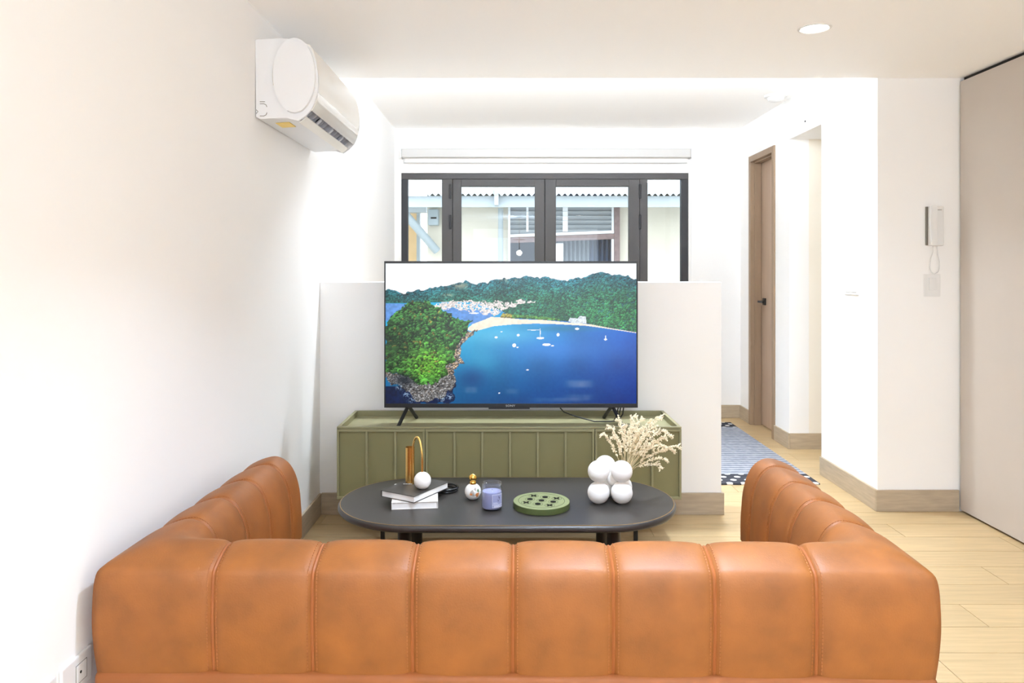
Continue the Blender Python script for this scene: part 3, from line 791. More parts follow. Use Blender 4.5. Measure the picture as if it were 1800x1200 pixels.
def text_mesh(name, txt, size, loc, m, parent, local=False, spacing=1.0, rx=PI/2, sx=1.0):
    cu = bpy.data.curves.new('lettering', 'FONT'); cu.body = txt; cu.size = size; cu.align_x = 'CENTER'; cu.align_y = 'CENTER'; cu.extrude = .0004; cu.space_character = spacing
    cu.resolution_u = 2
    t = bpy.data.objects.new('lettering', cu); COL.objects.link(t)
    dg = bpy.context.evaluated_depsgraph_get(); me = bpy.data.meshes.new_from_object(t.evaluated_get(dg))
    bpy.data.objects.remove(t); bpy.data.curves.remove(cu)
    me.transform(Matrix.Translation(loc) @ Matrix.Rotation(rx, 4, 'X') @ Matrix.Diagonal((sx, 1, 1, 1)))
    me.materials.clear()
    return link(name, me, m, parent, local)
M_logo = mat('logo_silver', srgb(214, 214, 216), .4)
text_mesh('logo_lettering', 'SONY', .0135, (.006, TY-.0045, TZ0+.0095), M_logo, fr, spacing=1.05, sx=1.25)

# ================================================================== COFFEE TABLE
TZ = .37; TCX, TCY = -.008, 2.91
ct = empty('coffee_table', (TCX, TCY, 0), 'charcoal oblong coffee table with rounded ends between sofa and media cabinet', 'coffee table')
HX, HY = .661, .312
def stadium(hx, hy, n=28, e=2.0):
    pts = []
    for i in range(n+1):
        a = -PI/2+PI*i/n; pts.append((TCX+(hx-hy)+hy*math.cos(a), TCY+hy*math.sin(a)))
    for i in range(n+1):
        a = PI/2+PI*i/n; pts.append((TCX-(hx-hy)+hy*math.cos(a), TCY+hy*math.sin(a)))
    return pts
bm = bmesh.new()
rings = []
prf = [(-.030, TZ-.0245), (-.012, TZ-.028), (-.004, TZ-.0245), (0, TZ-.016), (-.0008, TZ-.008), (-.004, TZ-.0025), (-.0085, TZ-.0003)]
for off, z in prf:
    rings.append([bm.verts.new((x, y, z)) for x, y in stadium(HX+off, HY+off)])
for a, b in zip(rings[:-1], rings[1:]):
    for i in range(len(a)): j = (i+1) % len(a); bm.faces.new((a[i], a[j], b[j], b[i]))
bm.faces.new(rings[0][::-1]); bm.faces.new(rings[-1])
o = bm_obj('rim', bm, M_tableedge, ct); auto_smooth(o, 50)
prism('table_top', stadium(HX-.010, HY-.010), TZ-.004, TZ, 'z', M_tabletop, ct)
bm = bmesh.new(); r1 = [bm.verts.new((x, y, TZ+.0002)) for x, y in stadium(HX-.0078, HY-.0078)]; r2 = [bm.verts.new((x, y, TZ+.0002)) for x, y in stadium(HX-.0098, HY-.0098)]
r3 = [bm.verts.new((x, y, TZ-.004)) for x, y in stadium(HX-.0078, HY-.0078)]
for i in range(len(r1)):
    j = (i+1) % len(r1); bm.faces.new((r1[i], r1[j], r2[j], r2[i])); bm.faces.new((r3[i], r3[j], r1[j], r1[i]))
bm_obj('edge_highlight_line', bm, M_highlight_line, ct)  # gold strip painted in for the highlight along the table edge
for x in (-.390, .390):
    for y in (2.75, 3.09):
        lathe('leg', [(0, 0), (.026, 0), (.026, TZ-.026), (0, TZ-.026)], M_tableedge, ct, 24, at=(x, y, 0))

# ------------------------------------------------------------------ books
TT, TZ = TZ, .41      # the table things are modelled around a nominal height, then set down on the top
def settle(o, x, y, dz=0):
    o.location = (x, y, TT+dz); o.scale = (1.0465,)*3
def book(name, corner, ang, w, l, h, z0, mcover, label, spine='left'):
    """corner = near corner, ang = direction of the w edge"""
    t = .0022; b = empty(name, (corner[0], corner[1], z0), label, 'book', rz=ang)
    box('cover_board', 0, w, 0, l, 0, t, mcover, b, .0006, 1, local=True); box('cover_board', 0, w, 0, l, h-t, h, mcover, b, .0006, 1, local=True)
    if spine == 'left': box('spine', 0, t*1.5, 0, l, t, h-t, mcover, b, .0004, 1, local=True); box('page_block', t*1.5, w-.004, .003, l-.003, t, h-t, M_page, b, local=True)
    if spine == 'far': box('spine', 0, w, l-t*1.5, l, t, h-t, mcover, b, .0004, 1, local=True); box('page_block', .003, w-.003, .003, l-t*1.5, t, h-t, M_page, b, local=True)
    return b
wbk = book('book', (-.424, 2.652), math.radians(6), .167, .235, .026, TZ, M_bookwhite, 'white hardcover book lying under the black one on coffee table')
box('slipcase_side', .1645, .167, .0, .235, .0022, .0238, M_bookwhite, wbk, local=True)
bang = math.atan2(.186, .1087)
bbk = book('book', (-.341, 2.644), bang, .215, .154, .024, TZ+.0262, M_bookblack, 'black hardcover book lying askew on top of the white book', spine='far')
BZ = TZ+.0262+.024
# tiny white script on the cover
pts = [(-.402+.0011*i, 2.80+.004*math.sin(i*1.9)*(.6+.4*math.sin(i*.7)), BZ+.0004) for i in range(32)]
ct_ = Matrix.Rotation(-bang, 4, 'Z') @ Matrix.Translation(Vector((.341, -2.644, -(TZ+.0262))))
tube('cover_script', [ct_ @ Vector(p) for p in pts], .0009, M_print, bbk, 5, local=True)

settle(wbk, -.4437, 2.7754); settle(bbk, -.3569, 2.767, .0275)
# ------------------------------------------------------------------ gold arch ornament on black book
ga = empty('arch_ornament', (-.36, 2.79, BZ), 'brass cylinder and arch ornament ending in white ball on black book', 'ornament')
lathe('cylinder', [(0, 0), (.0175, 0), (.0175, .135), (.0155, .135), (.0155, .06), (0, .06)], M_gold, ga, 32, at=(-.380, 2.825, BZ))
A0 = Vector((-.3655, 2.800, BZ)); A1 = Vector((-.3235, 2.742, BZ+.055))
pts = [A0, A0+Vector((0, 0, .05)), A0+Vector((0, 0, .10))]
top = .645
for i in range(0, 19):
    a = PI*i/18; c = (A0+A1)/2; hx = (A1-A0)/2
    q = c-hx*math.cos(a); z = BZ+.128+(top-BZ-.128)*math.sin(a) if i <= 9 else BZ+.10+(top-BZ-.10)*math.sin(a)
    pts.append(Vector((q.x, q.y, z)))
pts += [Vector((A1.x, A1.y, BZ+.07)), A1]
tube('arch_tube', pts, .0040, M_gold, ga, 12)
bm = bmesh.new(); sphere_bm(bm, (-.3225, 2.741, BZ+.0305), .032)
for v in bm.verts:
    v.co.z = max(v.co.z, BZ+.0003)
bm_obj('ball', bm, M_ceramic, ga, smooth=True)
settle(ga, -.3767, 2.9198, .0526)
# ------------------------------------------------------------------ bangles
for k, (dz, dx, lab) in enumerate(((.004, 0, 'lower black ring bangle behind the black book on table'), (.0125, .003, 'upper black ring bangle behind the black book on table'))):
    pts = [(-.247+dx+.043*math.cos(a), 2.885+.043*math.sin(a), TZ+dz+.0008+.001*math.sin(a+1)*0) for a in [2*PI*i/40 for i in range(40)]]
    bo = tag(tube('bangle', pts, .0042, mat('black_gloss_%d' % k, srgb(26, 24, 24), .22), None, 8, closed=True), lab, 'bangle', 'black bangles by the books')
    settle(bo, -.2585+dx, 3.0192, .0007+k*.0092)

# ------------------------------------------------------------------ terrazzo bottle
tb = empty('scent_bottle', (-.1365, 2.775, TZ), 'round white terrazzo scent bottle with gold ball cap', 'bottle')
M_terr = bpy.data.materials.new('terrazzo'); M_terr.use_nodes = True; nt = M_terr.node_tree; b = nt.nodes['Principled BSDF']; b.inputs['Roughness'].default_value = .35
tc = nt.nodes.new('ShaderNodeTexCoord'); vo = nt.nodes.new('ShaderNodeTexVoronoi'); vo.inputs['Scale'].default_value = 95; nt.links.new(tc.outputs['Object'], vo.inputs['Vector'])
sp = nt.nodes.new('ShaderNodeSeparateColor'); nt.links.new(vo.outputs['Color'], sp.inputs[0])
cr = nt.nodes.new('ShaderNodeValToRGB'); cr.color_ramp.interpolation = 'CONSTANT'
W_ = (.86, .85, .82, 1)
el = cr.color_ramp.elements; el[0].position = 0; el[0].color = W_; el[1].position = .74; el[1].color = srgb(205, 130, 72)
for p, c in ((.80, W_), (.84, srgb(98, 128, 96)), (.88, W_), (.92, srgb(58, 54, 50)), (.95, srgb(170, 160, 150))):
    e = el.new(p); e.color = c
nt.links.new(sp.outputs[0], cr.inputs[0]); nt.links.new(cr.outputs[0], b.inputs['Base Color'])
bm = bmesh.new(); sphere_bm(bm, (-.1365, 2.775, TZ+.030), .031)
for v in bm.verts: v.co.z = max(v.co.z, TZ+.0003)
bm_obj('body', bm, M_terr, tb, smooth=True)
lathe('neck', [(0, 0), (.0125, 0), (.0125, .008), (.0095, .012), (0, .012)], M_goldp, tb, 24, at=(-.1365, 2.775, TZ+.0585))
bm = bmesh.new(); sphere_bm(bm, (-.1365, 2.775, TZ+.0815), .0152, 24, 16); bm_obj('cap', bm, M_goldp, tb, smooth=True)

settle(tb, -.1428, 2.904)
# ------------------------------------------------------------------ candle
cx, cy = -.0625, 2.668
cd = empty('jar_candle', (cx, cy, TZ), 'lavender wax candle in a clear glass jar', 'candle')
lathe('jar', [(0, .0), (.030, 0), (.036, .004), (.0385, .010), (.0385, .068), (.0365, .075), (.0345, .079), (.0345, .083), (.0365, .085), (.0365, .093), (.0352, .095), (.034, .093), (.0325, .083), (.0325, .079), (.0365, .066), (.0365, .006), (.03, .003), (0, .003)], M_jar, cd, 40, at=(cx, cy, TZ))
lathe('wax', [(0, .0035), (.03, .0035), (.0355, .008), (.0355, .062), (.0340, .0645), (0, .063)], M_wax, cd, 40, at=(cx, cy, TZ))
tube('wick', [(cx, cy, TZ+.062), (cx+.0008, cy, TZ+.070)], .0009, M_ink, cd, 6)
def arc_patch(name, a0, a1, z0, z1, r, m, parent, n=14, th=.0003):
    V, Fc = [], []
    for i in range(n+1):
        a = a0+(a1-a0)*i/n
        for rr in (r, r+th):
            for z in (z0, z1): V.append((cx+rr*math.cos(a), cy+rr*math.sin(a), TZ+z))
    for i in range(n):
        p = 4*i; q = p+4
        Fc += [(p+2, q+2, q+3, p+3), (p, p+1, q+1, q), (p+1, p+3, q+3, q+1), (p, q, q+2, p+2)]
    return mesh(name, V, Fc, m, parent)
la0, la1 = -PI/2+.05, -PI/2+1.15
lab = arc_patch('label', la0, la1, .014, .060, .0386, M_label, cd)
for z in (.014, .0235, .0595): arc_patch('label_rule', la0, la1, z, z+.0009, .0389, M_labelline, lab)
for a in (la0, la1-.02): arc_patch('label_rule', a, a+.024, .014, .060, .0389, M_labelline, lab, 2)
for z, a, b in ((.0275, .1, .6), (.031, .1, .5), (.0185, .15, .95), (.0160, .15, .8), (.0205, .15, .7)):
    arc_patch('label_line', la0+a, la0+b, z, z+.0009, .0389, M_labelline, lab, 6)
for a, z, w, h in ((.66, .046, .10, .006), (.70, .041, .05, .005), (.55, .036, .12, .003), (.62, .050, .05, .003), (.52, .040, .05, .003)):
    arc_patch('label_motif', la0+a, la0+a+w, z, z+h, .0389, M_labelmotif, lab, 4)

settle(cd, -.0654, 2.7921)
# ------------------------------------------------------------------ noughts and crosses board
gb = empty('game_board', (.118, 2.688, TZ), 'round green noughts and crosses board on coffee table', 'game board', rz=math.radians(-20.6))
lathe('board', [(0, 0), (.101, 0), (.103, .002), (.103, .0215), (.1025, .022), (0, .022)], M_greenside, gb, 64, local=True)
lathe('board_face', [(0, .022), (.1022, .022), (.1016, .0226), (0, .0226)], M_greentop, gb, 64, local=True)
def flat_ring(name, x, y, r0, r1, z, m, parent, n=40):
    V, Fc = [], []
    for i in range(n):
        a = 2*PI*i/n
        for r, zz in ((r0, z), (r1, z), (r1, z-.0006), (r0, z-.0006)): V.append((x+r*math.cos(a), y+r*math.sin(a), zz))
    for i in range(n):
        p = 4*i; q = 4*((i+1) % n)
        for k in range(4): l = (k+1) % 4; Fc.append((p+k, p+l, q+l, q+k))
    return mesh(name, V, Fc, m, parent, local=True)
flat_ring('engraved_ring', 0, 0, .0838, .0848, .0229, M_ink, gb, 64)
for i in range(3):
    for j in range(3):
        x, y = (i-1)*.0445, (j-1)*.0425
        if (i+j) % 2 == 0 and (i, j) != (1, 1):
            bm = bmesh.new()
            for an in (45, -45):
                add_box(bm, x-.013, x+.013, y-.0028, y+.0028, .0224, .0242, .0006, 1, rot=Matrix.Rotation(math.radians(an+20.6), 3, 'Z'), piv=(x, y, 0))
            tk = bm_obj('cross_token', bm, M_ink, gb, local=True)
        else:
            tk = lathe('nought_token', [(0, .0224), (.0105, .0224), (.0105, .0238), (.0095, .0242), (0, .0242)], M_ink, gb, 24, at=(x, y, 0), local=True)
        flat_ring('token_rim', x, y, .0172, .0180, .0229, M_ink, tk, 28)

settle(gb, .1235, 2.813)
# ------------------------------------------------------------------ bubble vase and dried flowers
va = empty('bubble_vase', (.39, 2.765, TZ), 'white ceramic bubble vase made of clustered balls on coffee table', 'vase')
R = .0397
cs = [(.331, 2.73, 0), (.417, 2.73, 0), (.366, 2.805, 0), (.428, 2.808, 0), (.331, 2.73, 1), (.417, 2.73, 1), (.366, 2.805, 1)]
bm = bmesh.new()
for x, y, k in cs: sphere_bm(bm, (x, y, TZ+R*.985+k*R*1.98), R*(1.02 if k == 0 else 1.0), 32, 20)
sphere_bm(bm, (.39, 2.768, TZ+R*2), R*.62, 24, 16)
o = bm_obj('ball_cluster', bm, M_vase, va, smooth=True)
lathe('mouth', [(.0, 0), (.020, 0), (.022, .02), (.018, .024), (.014, .02), (.0, .01)], M_vase, va, 24, at=(.440, 2.800, TZ+R*1.9))
fl = empty('dried_flowers', (.446, 2.80, TZ+R*2), 'spray of pale cream dried flowers standing in the bubble vase', 'dried flowers')
tips = [(1064, 765), (1075, 752), (1090, 742), (1098, 750), (1113, 734), (1126, 738), (1140, 742), (1154, 735), (1146, 752), (1163, 757), (1174, 765), (1189, 784), (1178, 790), (1168, 806), (1157, 817), (1150, 775), (1122, 756), (1106, 760), (1135, 765), (1160, 782), (1130, 752), (1084, 770), (1096, 765), (1112, 748), (1143, 760), (1166, 770)]
ico = bmesh.new(); bmesh.ops.create_icosphere(ico, subdivisions=1, radius=1); ico.verts.ensure_lookup_table()
IV = np.array([v.co[:] for v in ico.verts]); IF = [tuple(v.index for v in f.verts) for f in ico.faces]; ico.free()
for ti, (px, py) in enumerate(tips):
    Yt = 2.80+random.uniform(-.07, .09)
    tip = Vector(((px-895)*Yt/F, Yt, CAM_H-(py-476)*Yt/F))
    base = Vector((.441+random.uniform(-.008, .008), 2.80+random.uniform(-.008, .008), TZ+R*2+.005))
    mid = base.lerp(tip, .55)+Vector((-.10*(tip.x-base.x), 0, .022+.02*random.random()))
    path = []
    for i in range(17):
        t = i/16; q = (1-t)**2*base+2*t*(1-t)*mid+t*t*tip; path.append(q)
    # curled drooping tip
    d = (path[-1]-path[-2]).normalized(); q = path[-1].copy()
    hd_ = 1 if tip.x > base.x else -1
    for i in range(5):
        d = (d+Vector((hd_*.22, 0, -.55))*.6).normalized(); q = q+d*.0042; path.append(q.copy())
    V, Fc = tube_geom(path, [.0013-.0009*i/(len(path)-1) for i in range(len(path))], 5)
    V = [Vector(v) for v in V]; FV, FF = [], []
    def floret(c, r):
        b0 = len(FV)
        sc_ = np.array((r*random.uniform(.8, 1.3), r*random.uniform(.8, 1.3), r*random.uniform(.7, 1.2)))
        for v in IV: FV.append(tuple(np.array(c)+v*sc_))
        for f in IF: FF.append(tuple(b0+i for i in f))
    npth = len(path)
    for i in range(6, npth):
        dens = 3 if i < 10 else 7
        if i >= 8:
            for _ in range(dens):
                floret(path[i]+Vector((random.gauss(0, .0026), random.gauss(0, .0026), random.gauss(0, .0026))), random.uniform(.0014, .0027))
        if i % 1 == 0 and i < npth-4 and random.random() < .9:
            # side branch with florets
            dr = (path[min(i+1, npth-1)]-path[i]).normalized()
            sd = Vector((random.uniform(-1, 1), random.uniform(-1, 1), random.uniform(-.3, 1)))
            dd = (dr*1.0+sd*.8).normalized(); L = random.uniform(.010, .030)
            bp = [path[i]+dd*L*k/4+Vector((0, 0, -.06*(L*k/4)**2/L)) for k in range(5)]
            v2, f2 = tube_geom(bp, .0005, 4); b0 = len(V); V += v2; Fc += [tuple(b0+j for j in f) for f in f2]
            for k in range(int(9+L*420)):
                t = random.uniform(.3, 1); p = bp[0].lerp(bp[4], t)
                floret(p+Vector((random.gauss(0, .0017), random.gauss(0, .0017), random.gauss(0, .0017))), random.uniform(.0012, .0024))
    sg = mesh('sprig', V, Fc, M_driedstem, fl)
    fo = mesh('florets', FV, FF, M_dried, sg); fo['kind'] = 'stuff'

settle(va, .4081, 2.8936); settle(fl, .4667, 2.9303, .0831)
# ================================================================== AIR CONDITIONER
AY0, AY1 = 2.87, 3.67; AX = XL; KP = 451.0
def ap(px, py): return (AX+(px-448.5)/KP, CAM_H+(476-py)/KP)
ac = empty('air_conditioner', (AX+.1, 3.27, 1.85), 'white wall mounted split air conditioner above the television', 'air conditioner')
back = [ap(448.6, 69), ap(482, 69), ap(483, 67.5), ap(516, 67.5), ap(527, 70), ap(537, 75.5)]
front = [ap(546, 88), ap(552, 108), ap(555, 130), ap(555.5, 148), ap(553, 162), ap(549, 171)]
cav = [ap(540, 175), ap(524, 185), ap(516, 204)]
bott = [ap(506, 206.5), ap(480, 208), ap(458, 209.5), ap(450, 206)]
prism('body', back+front+cav+bott, AY0+.012, AY1-.012, 'y', M_acw, ac, smooth=True)
full = back+[ap(546, 84), ap(556, 108), ap(559, 130), ap(559.5, 148), ap(558, 162), ap(554, 178), ap(547, 193), ap(537, 204), ap(524, 213), ap(514, 210)]+bott
prism('end_cap', full, AY0, AY0+.012, 'y', M_acw, ac, bev=.002, smooth=True); prism('end_cap', full, AY1-.012, AY1, 'y', M_acw, ac, bev=.002, smooth=True)
# oval medallion on the visible end
ocx, ocz = ap(519, 134)
ov = [(ocx+.0815*math.cos(2*PI*i/56), ocz+.1455*math.sin(2*PI*i/56)) for i in range(56)]
prism('oval_cover', ov, AY0-.018, AY0+.002, 'y', M_acw, ac, bev=.004, smooth=True)
arc = [(ocx+.0840*math.cos(a), AY0-.005, ocz+.1485*math.sin(a)) for a in [PI*.66+(PI*.42)*i/20 for i in range(21)]]
tube('trim_line', arc, .0022, M_chrome, ac, 6)
# front panel shell
outer = [ap(538.5, 77), ap(544, 78), ap(550, 88), ap(556, 108), ap(559, 130), ap(559.5, 148), ap(557, 160)]
inner = [ap(553.5, 160), ap(555.8, 148), ap(555.3, 130), ap(552.3, 108), ap(546.3, 88), ap(540, 80)]
prism('front_panel', outer+inner, AY0+.004, AY1-.002, 'y', M_acpanel, ac, smooth=True)
fo_ = [ap(558, 161), ap(556.5, 172), ap(552.5, 184), ap(547, 194)]
fi_ = [ap(545, 192.5), ap(550, 183), ap(553.5, 171.5), ap(554, 161)]
prism('upper_flap', fo_+fi_, AY0+.012, AY1-.012, 'y', M_acgloss, ac, smooth=True)
lo_ = [ap(536, 203.5), ap(530, 209), ap(523, 213.5), ap(522, 211.5), ap(529, 207), ap(535, 201.5)]
prism('lower_flap', lo_, AY0+.03, AY1-.03, 'y', M_acpanel, ac, smooth=True)
prism('vent_lining', [ap(549, 171.3), ap(540, 175.3), ap(524, 185.3), ap(516, 204), ap(517.5, 204.6), ap(525, 187.3), ap(541, 177.3), ap(550, 173)], AY0+.03, AY1-.03, 'y', M_acdark, ac)
for k in range(12):
    y = AY0+.07+k*(AY1-AY0-.14)/11
    prism('guide_fin', [ap(547, 178), ap(531, 187), ap(522, 203), ap(527, 204), ap(541, 192)], y-.002, y+.002, 'y', M_acgrey, ac)
for k in range(3):
    y = AY0+.20+k*.2
    prism('flap_bracket', [ap(543, 188), ap(534, 194), ap(527, 206), ap(533, 202), ap(542, 194)], y-.012, y+.012, 'y', M_acgrey, ac)
zb0 = ap(0, 209.2)[1]
sx0 = AX+.07; 
mesh('warning_sticker', [(AX+.055, AY0+.08, ap(0, 209.8)[1]), (AX+.11, AY0+.08, ap(0, 208.3)[1]), (AX+.11, AY0+.17, ap(0, 208.3)[1]), (AX+.055, AY0+.17, ap(0, 209.8)[1]),
                         (AX+.055, AY0+.08, ap(0, 208.9)[1]), (AX+.11, AY0+.08, ap(0, 207.3)[1]), (AX+.11, AY0+.17, ap(0, 207.3)[1]), (AX+.055, AY0+.17, ap(0, 208.9)[1])],
     [(0, 1, 2, 3), (4, 7, 6, 5), (0, 4, 5, 1), (1, 5, 6, 2), (2, 6, 7, 3), (3, 7, 4, 0)], M_yellow, ac)
# knock-out outline
def seg3(name, pp): tube(name, [(ap(a, b)[0], AY0-.0004, ap(a, b)[1]) for a, b in pp], .0012, M_plasticgrey, ac, 5)
seg3('knockout_line', [(457, 179), (466, 179)]); seg3('knockout_line', [(457, 182.5), (464, 182.5), (468, 184.5), (469.5, 188)])
seg3('knockout_line', [(469.5, 198), (468, 202), (464, 204), (457, 204)]); seg3('knockout_line', [(450.5, 193), (454, 196), (450.5, 200)])

# ================================================================== CEILING THINGS
def downlight(x, y, z, label, power, group='ceiling downlights', color=ROOM_LIGHT, r=.055, spread=112):
    d = empty('downlight', (x, y, z), label, 'downlight', group)
    lathe('trim_ring', [(r, -.001), (r+.004, -.004), (r+.012, -.002), (r+.013, 0), (r, 0)], M_plastic, d, 32, at=(x, y, z))
    lathe('diffuser', [(0, -.0015), (r, -.0015), (r, 0), (0, 0)], M_lamp, d, 32, at=(x, y, z))
    area('downlight_lamp', (0, 0, -.012), (0, 0, 0), r*2, r*2, power, color, math.radians(spread), 'DISK', d)
downlight(1.285, 3.10, ZC, 'round recessed downlight glowing in the lowered ceiling', DOWN_POWER*.6)
for x, y, w in ((1.285, 1.3, 'ahead of and right of'), (.45, 1.72, 'straight above'), (.05, -.7, 'behind and left of'), (1.285, -.7, 'behind and right of')):
    downlight(x, y, ZC, 'recessed downlight out of frame, %s the viewer' % w, DOWN_POWER*(4.6 if w.startswith('str') else 1))
for x, w in ((.0, 'nearer the long left wall'), (1.15, 'nearer the corridor')):
    downlight(x, 4.12, ZC2, 'hall downlight tucked behind the ceiling step, %s' % w, HALL_POWER, 'hall downlights', HALL_LIGHT)
downlight(2.75, 4.93, 2.21, 'downlight inside the cream side passage', 1.0, 'hall downlights', HALL_LIGHT)
# light strip tucked behind the edge of the lowered ceiling
cv = empty('cove_light', (.8, 3.92, 2.36), 'slim light strip hidden behind the lowered ceiling edge', 'light strip')
box('channel', -.9, 1.9, 3.902, 3.914, 2.330, 2.350, M_plastic, cv, .002); box('diffuser', -.88, 1.88, 3.914, 3.918, 2.332, 2.348, M_plastic, cv)
area('cove_lamp', (-.3, .002, -.02), (math.radians(138), 0, 0), 2.7, .014, COVE_POWER, HALL_LIGHT, parent=cv)
# smoke detector
sx_, sy_ = 1.87, 5.17
lathe('smoke_detector', [(0, -.042), (.035, -.042), (.052, -.034), (.058, -.016), (.075, -.012), (.080, 0), (0, 0)], M_plastic, None, 36, at=(sx_, sy_, ZC2))
tag(bpy.data.objects['smoke_detector'], 'round white smoke detector on far ceiling', 'smoke detector')
# tiny sensor above the passage
pi_ = empty('motion_sensor', (XD, 4.96, 2.26), 'tiny white sensor with dark eye on the passage lintel', 'sensor')
box('plate', XD-.006, XD, 4.93, 4.99, 2.255, 2.30, M_plastic, pi_, .002)
lathe('eye', [(0, 0), (.006, 0), (.006, .003), (0, .003)], M_ink, pi_, 12, at=(0, 0, 0), local=True)
ey = [c for c in pi_.children if c.name.startswith('eye')][0]; ey.rotation_euler = (0, -PI/2, 0); ey.location = (-.006, 0, .017)
# pendant behind the camera, seen mirrored in the window panes
pe = empty('pendant_lamp', (.19, -1.0, 1.55), 'brass pendant lamp with discs and globe mirrored in the window pane', 'pendant lamp')
lathe('canopy', [(0, 0), (.05, 0), (.05, -.02), (0, -.025)], M_black, pe, 24, at=(.19, -1.0, ZC))
tube('rod', [(.19, -1.0, ZC-.02), (.19, -1.0, 1.66)], .008, M_gold, pe, 8)
lathe('disc', [(0, 0), (.30, 0), (.30, .012), (0, .02)], M_print, pe, 40, at=(.19, -1.0, 2.05))
lathe('disc', [(0, 0), (.12, 0), (.12, .01), (0, .015)], M_print, pe, 40, at=(.19, -1.0, 1.85))
area('pendant_uplight', (0, 0, .53), (PI, 0, 0), .5, .5, PENDANT_POWER, ROOM_LIGHT, PI, 'DISK', pe)
bm = bmesh.new(); sphere_bm(bm, (.19, -1.0, 1.61), .055, 24, 16); bm_obj('globe', bm, M_bulb, pe, smooth=True)

# ================================================================== WALL FITTINGS
# intercom
iy = 3.9
def ip(px): return (px-895)*iy/F
def iz(py): return CAM_H+(476-py)*iy/F
ic = empty('intercom', (ip(1641), iy, iz(432)), 'white intercom handset hung on the wall block', 'intercom')
box('base_unit', ip(1629), ip(1654), iy-.028, iy, iz(432), iz(363), M_plastic, ic, .005)
hs = [(iy-.03, iz(431.5)), (iy-.056, iz(431.5)), (iy-.060, iz(424)), (iy-.052, iz(412)), (iy-.050, iz(395)), (iy-.052, iz(380)), (iy-.060, iz(370)), (iy-.056, iz(362.5)), (iy-.03, iz(362.5))]
prism('handset', hs, ip(1627), ip(1637), 'x', M_plastic, ic, bev=.002, smooth=True)
box('cradle_gap', ip(1626.0), ip(1628.9), iy-.012, iy-.002, iz(431), iz(363.5), M_plasticgrey, ic)
box('cradle_gap', ip(1637), ip(1638), iy-.0295, iy-.020, iz(383), iz(363.5), M_plasticgrey, ic)
box('brand_mark', ip(1642), ip(1650), iy-.0288, iy-.0275, iz(370), iz(369), M_plasticgrey, ic)  # small dark dash for the maker's mark on the base unit
pts = catmull([(ip(1632.5), iy-.04, iz(431)), (ip(1633), iy-.035, iz(443)), (ip(1630), iy-.03, iz(456)), (ip(1630), iy-.026, iz(473)), (ip(1637), iy-.024, iz(481)),
               (ip(1645), iy-.024, iz(476)), (ip(1646.5), iy-.022, iz(460)), (ip(1644.5), iy-.02, iz(447)), (ip(1643.5), iy-.016, iz(431.5))], 26)
coil = []
for i, p in enumerate(pts):
    a = i*1.5; coil.append((p[0]+.0028*math.cos(a), p[1]+.0028*math.sin(a), p[2]))
tube('coiled_cord', coil, .0016, M_plastic, ic, 5)
def plate(name, label, cat, group=None): return empty(name, (0, 0, 0), label, cat, group)
sw = empty('light_switch', (ip(1637.5), iy, iz(521)), 'white light switch plate below the intercom', 'light switch', 'light switches')
box('plate', ip(1623), ip(1652), iy-.006, iy, iz(521), iz(482), M_plastic, sw, .002); box('rocker', ip(1632), ip(1643.5), iy-.010, iy-.005, iz(510), iz(488), M_plastic, sw, .0015)
s2 = empty('light_switch', (1.95, 4.19, 1.14), 'white double light switch plate on the block\'s corridor side', 'light switch', 'light switches')
box('plate', 1.943, 1.95, 4.105, 4.275, 1.135, 1.262, M_plastic, s2, .002)
for y in (4.125, 4.195): box('rocker', 1.939, 1.944, y, y+.055, 1.15, 1.245, M_plastic, s2, .0015)
# outlets low on the left wall
def outlet(y0, y1, label):
    t = empty('wall_outlet', (XL, (y0+y1)/2, .31), label, 'outlet', 'wall outlets')
    box('plate', XL, XL+.008, y0, y1, .312, .392, M_plastic, t, .003)
    ym = y0+(y1-y0)*.62; w = .021
    V = [(XL+.0085, ym-w, .330), (XL+.0085, ym+w, .330), (XL+.0085, ym+w, .373), (XL+.0085, ym-w, .373)]
    tube('insert_groove', V, .0009, M_plasticgrey, t, 5, closed=True)
    box('insert', XL+.007, XL+.0095, ym-w+.0012, ym+w-.0012, .3312, .3718, M_plastic, t, .0008)
    k = lathe('socket_hole', [(0, 0), (.0034, 0), (.0034, .0008), (0, .0008)], M_ink, t, 14, local=True)
    k.rotation_euler = (0, PI/2, 0); k.location = (.0092, ym-.004-(y0+y1)/2, .043)
outlet(1.618, 1.735, 'white socket plate low on the wall right beside the sofa'); outlet(1.483, 1.600, 'white socket plate cut by the bottom frame edge, farther from sofa')

# ================================================================== RUG
M_rug = bpy.data.materials.new('rug_weave'); M_rug.use_nodes = True; nt = M_rug.node_tree; b = nt.nodes['Principled BSDF']; b.inputs['Roughness'].default_value = .95; b.inputs['Specular IOR Level'].default_value = .1
tc = nt.nodes.new('ShaderNodeTexCoord'); sep = nt.nodes.new('ShaderNodeSeparateXYZ'); nt.links.new(tc.outputs['Object'], sep.inputs[0])
def mth(op, a, b_=None, c=None):
    n = nt.nodes.new('ShaderNodeMath'); n.operation = op
    for i, v in enumerate((a, b_, c)):
        if v is None: continue
        if isinstance(v, (int, float)): n.inputs[i].default_value = v
        else: nt.links.new(v, n.inputs[i])
    return n.outputs[0]
RY0, RY1 = 4.37, 6.14; RYH = (RY1-RY0)/2
ns = nt.nodes.new('ShaderNodeTexNoise'); ns.inputs['Scale'].default_value = 30; nt.links.new(tc.outputs['Object'], ns.inputs['Vector'])
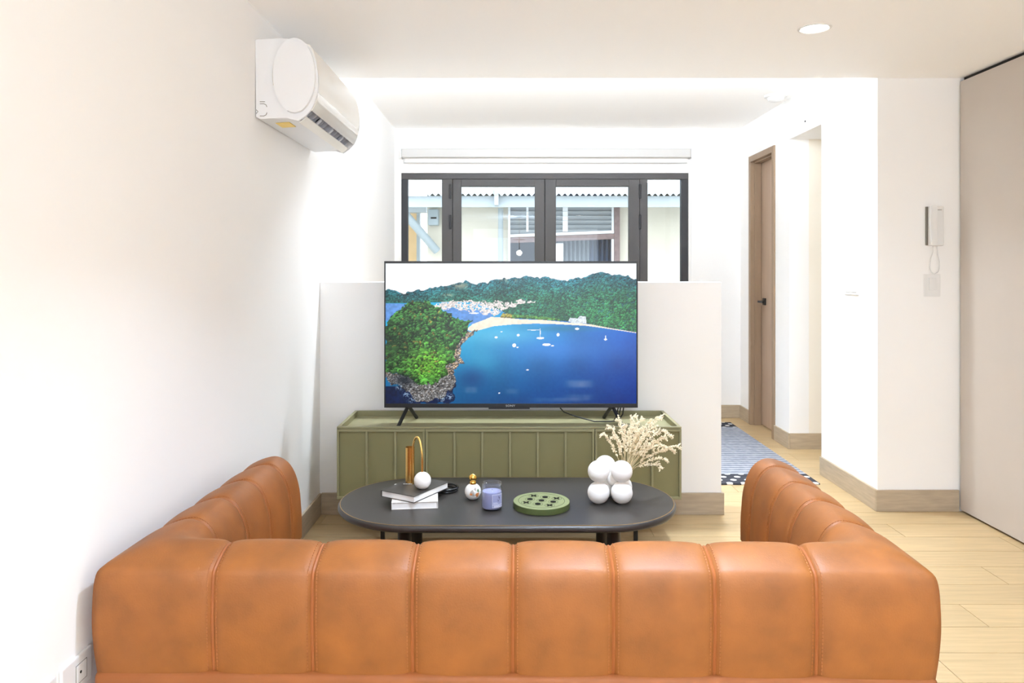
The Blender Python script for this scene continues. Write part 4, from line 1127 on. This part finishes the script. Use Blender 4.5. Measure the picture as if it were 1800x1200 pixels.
stripe = mth('SINE', mth('MULTIPLY', sep.outputs[1], 2*PI/.052))
st = mth('MULTIPLY_ADD', mth('ADD', stripe, mth('MULTIPLY', mth('SUBTRACT', ns.outputs[0], .5), 2.6)), .5, .5)
edge = mth('GREATER_THAN', mth('ABSOLUTE', sep.outputs[1]), RYH-.20)
# dots in staggered rows
rowi = mth('FLOOR', mth('DIVIDE', sep.outputs[1], .065))
dx = mth('SUBTRACT', mth('FRACT', mth('ADD', mth('DIVIDE', sep.outputs[0], .085), mth('MULTIPLY', mth('MODULO', rowi, 2), .5))), .5)
dy = mth('SUBTRACT', mth('FRACT', mth('DIVIDE', sep.outputs[1], .065)), .5)
rr = mth('SQRT', mth('ADD', mth('POWER', mth('ABSOLUTE', mth('MULTIPLY', dx, 1.3)), 2), mth('POWER', mth('ABSOLUTE', dy), 2)))
dot = mth('LESS_THAN', rr, .29)
mx1 = nt.nodes.new('ShaderNodeMix'); mx1.data_type = 'RGBA'; mx1.inputs[6].default_value = srgb(112, 117, 130); mx1.inputs[7].default_value = srgb(168, 170, 178); mx1.clamp_factor = True
nt.links.new(st, mx1.inputs[0])
mx2 = nt.nodes.new('ShaderNodeMix'); mx2.data_type = 'RGBA'; mx2.inputs[6].default_value = srgb(62, 62, 68); mx2.inputs[7].default_value = srgb(220, 218, 214); nt.links.new(dot, mx2.inputs[0])
mx3 = nt.nodes.new('ShaderNodeMix'); mx3.data_type = 'RGBA'; nt.links.new(edge, mx3.inputs[0]); nt.links.new(mx1.outputs[2], mx3.inputs[6]); nt.links.new(mx2.outputs[2], mx3.inputs[7])
nt.links.new(mx3.outputs[2], b.inputs['Base Color'])
bmp = nt.nodes.new('ShaderNodeBump'); bmp.inputs['Distance'].default_value = .004; nt.links.new(st, bmp.inputs['Height']); nt.links.new(bmp.outputs[0], b.inputs['Normal'])
rg = box('rug', .35, 1.845, RY0, RY1, .0005, .011, M_rug, None, .003)
rg.data.transform(Matrix.Translation((0, 0, 0)))
tag(rg, 'blue grey striped rug with white dotted ends in the hall', 'rug')
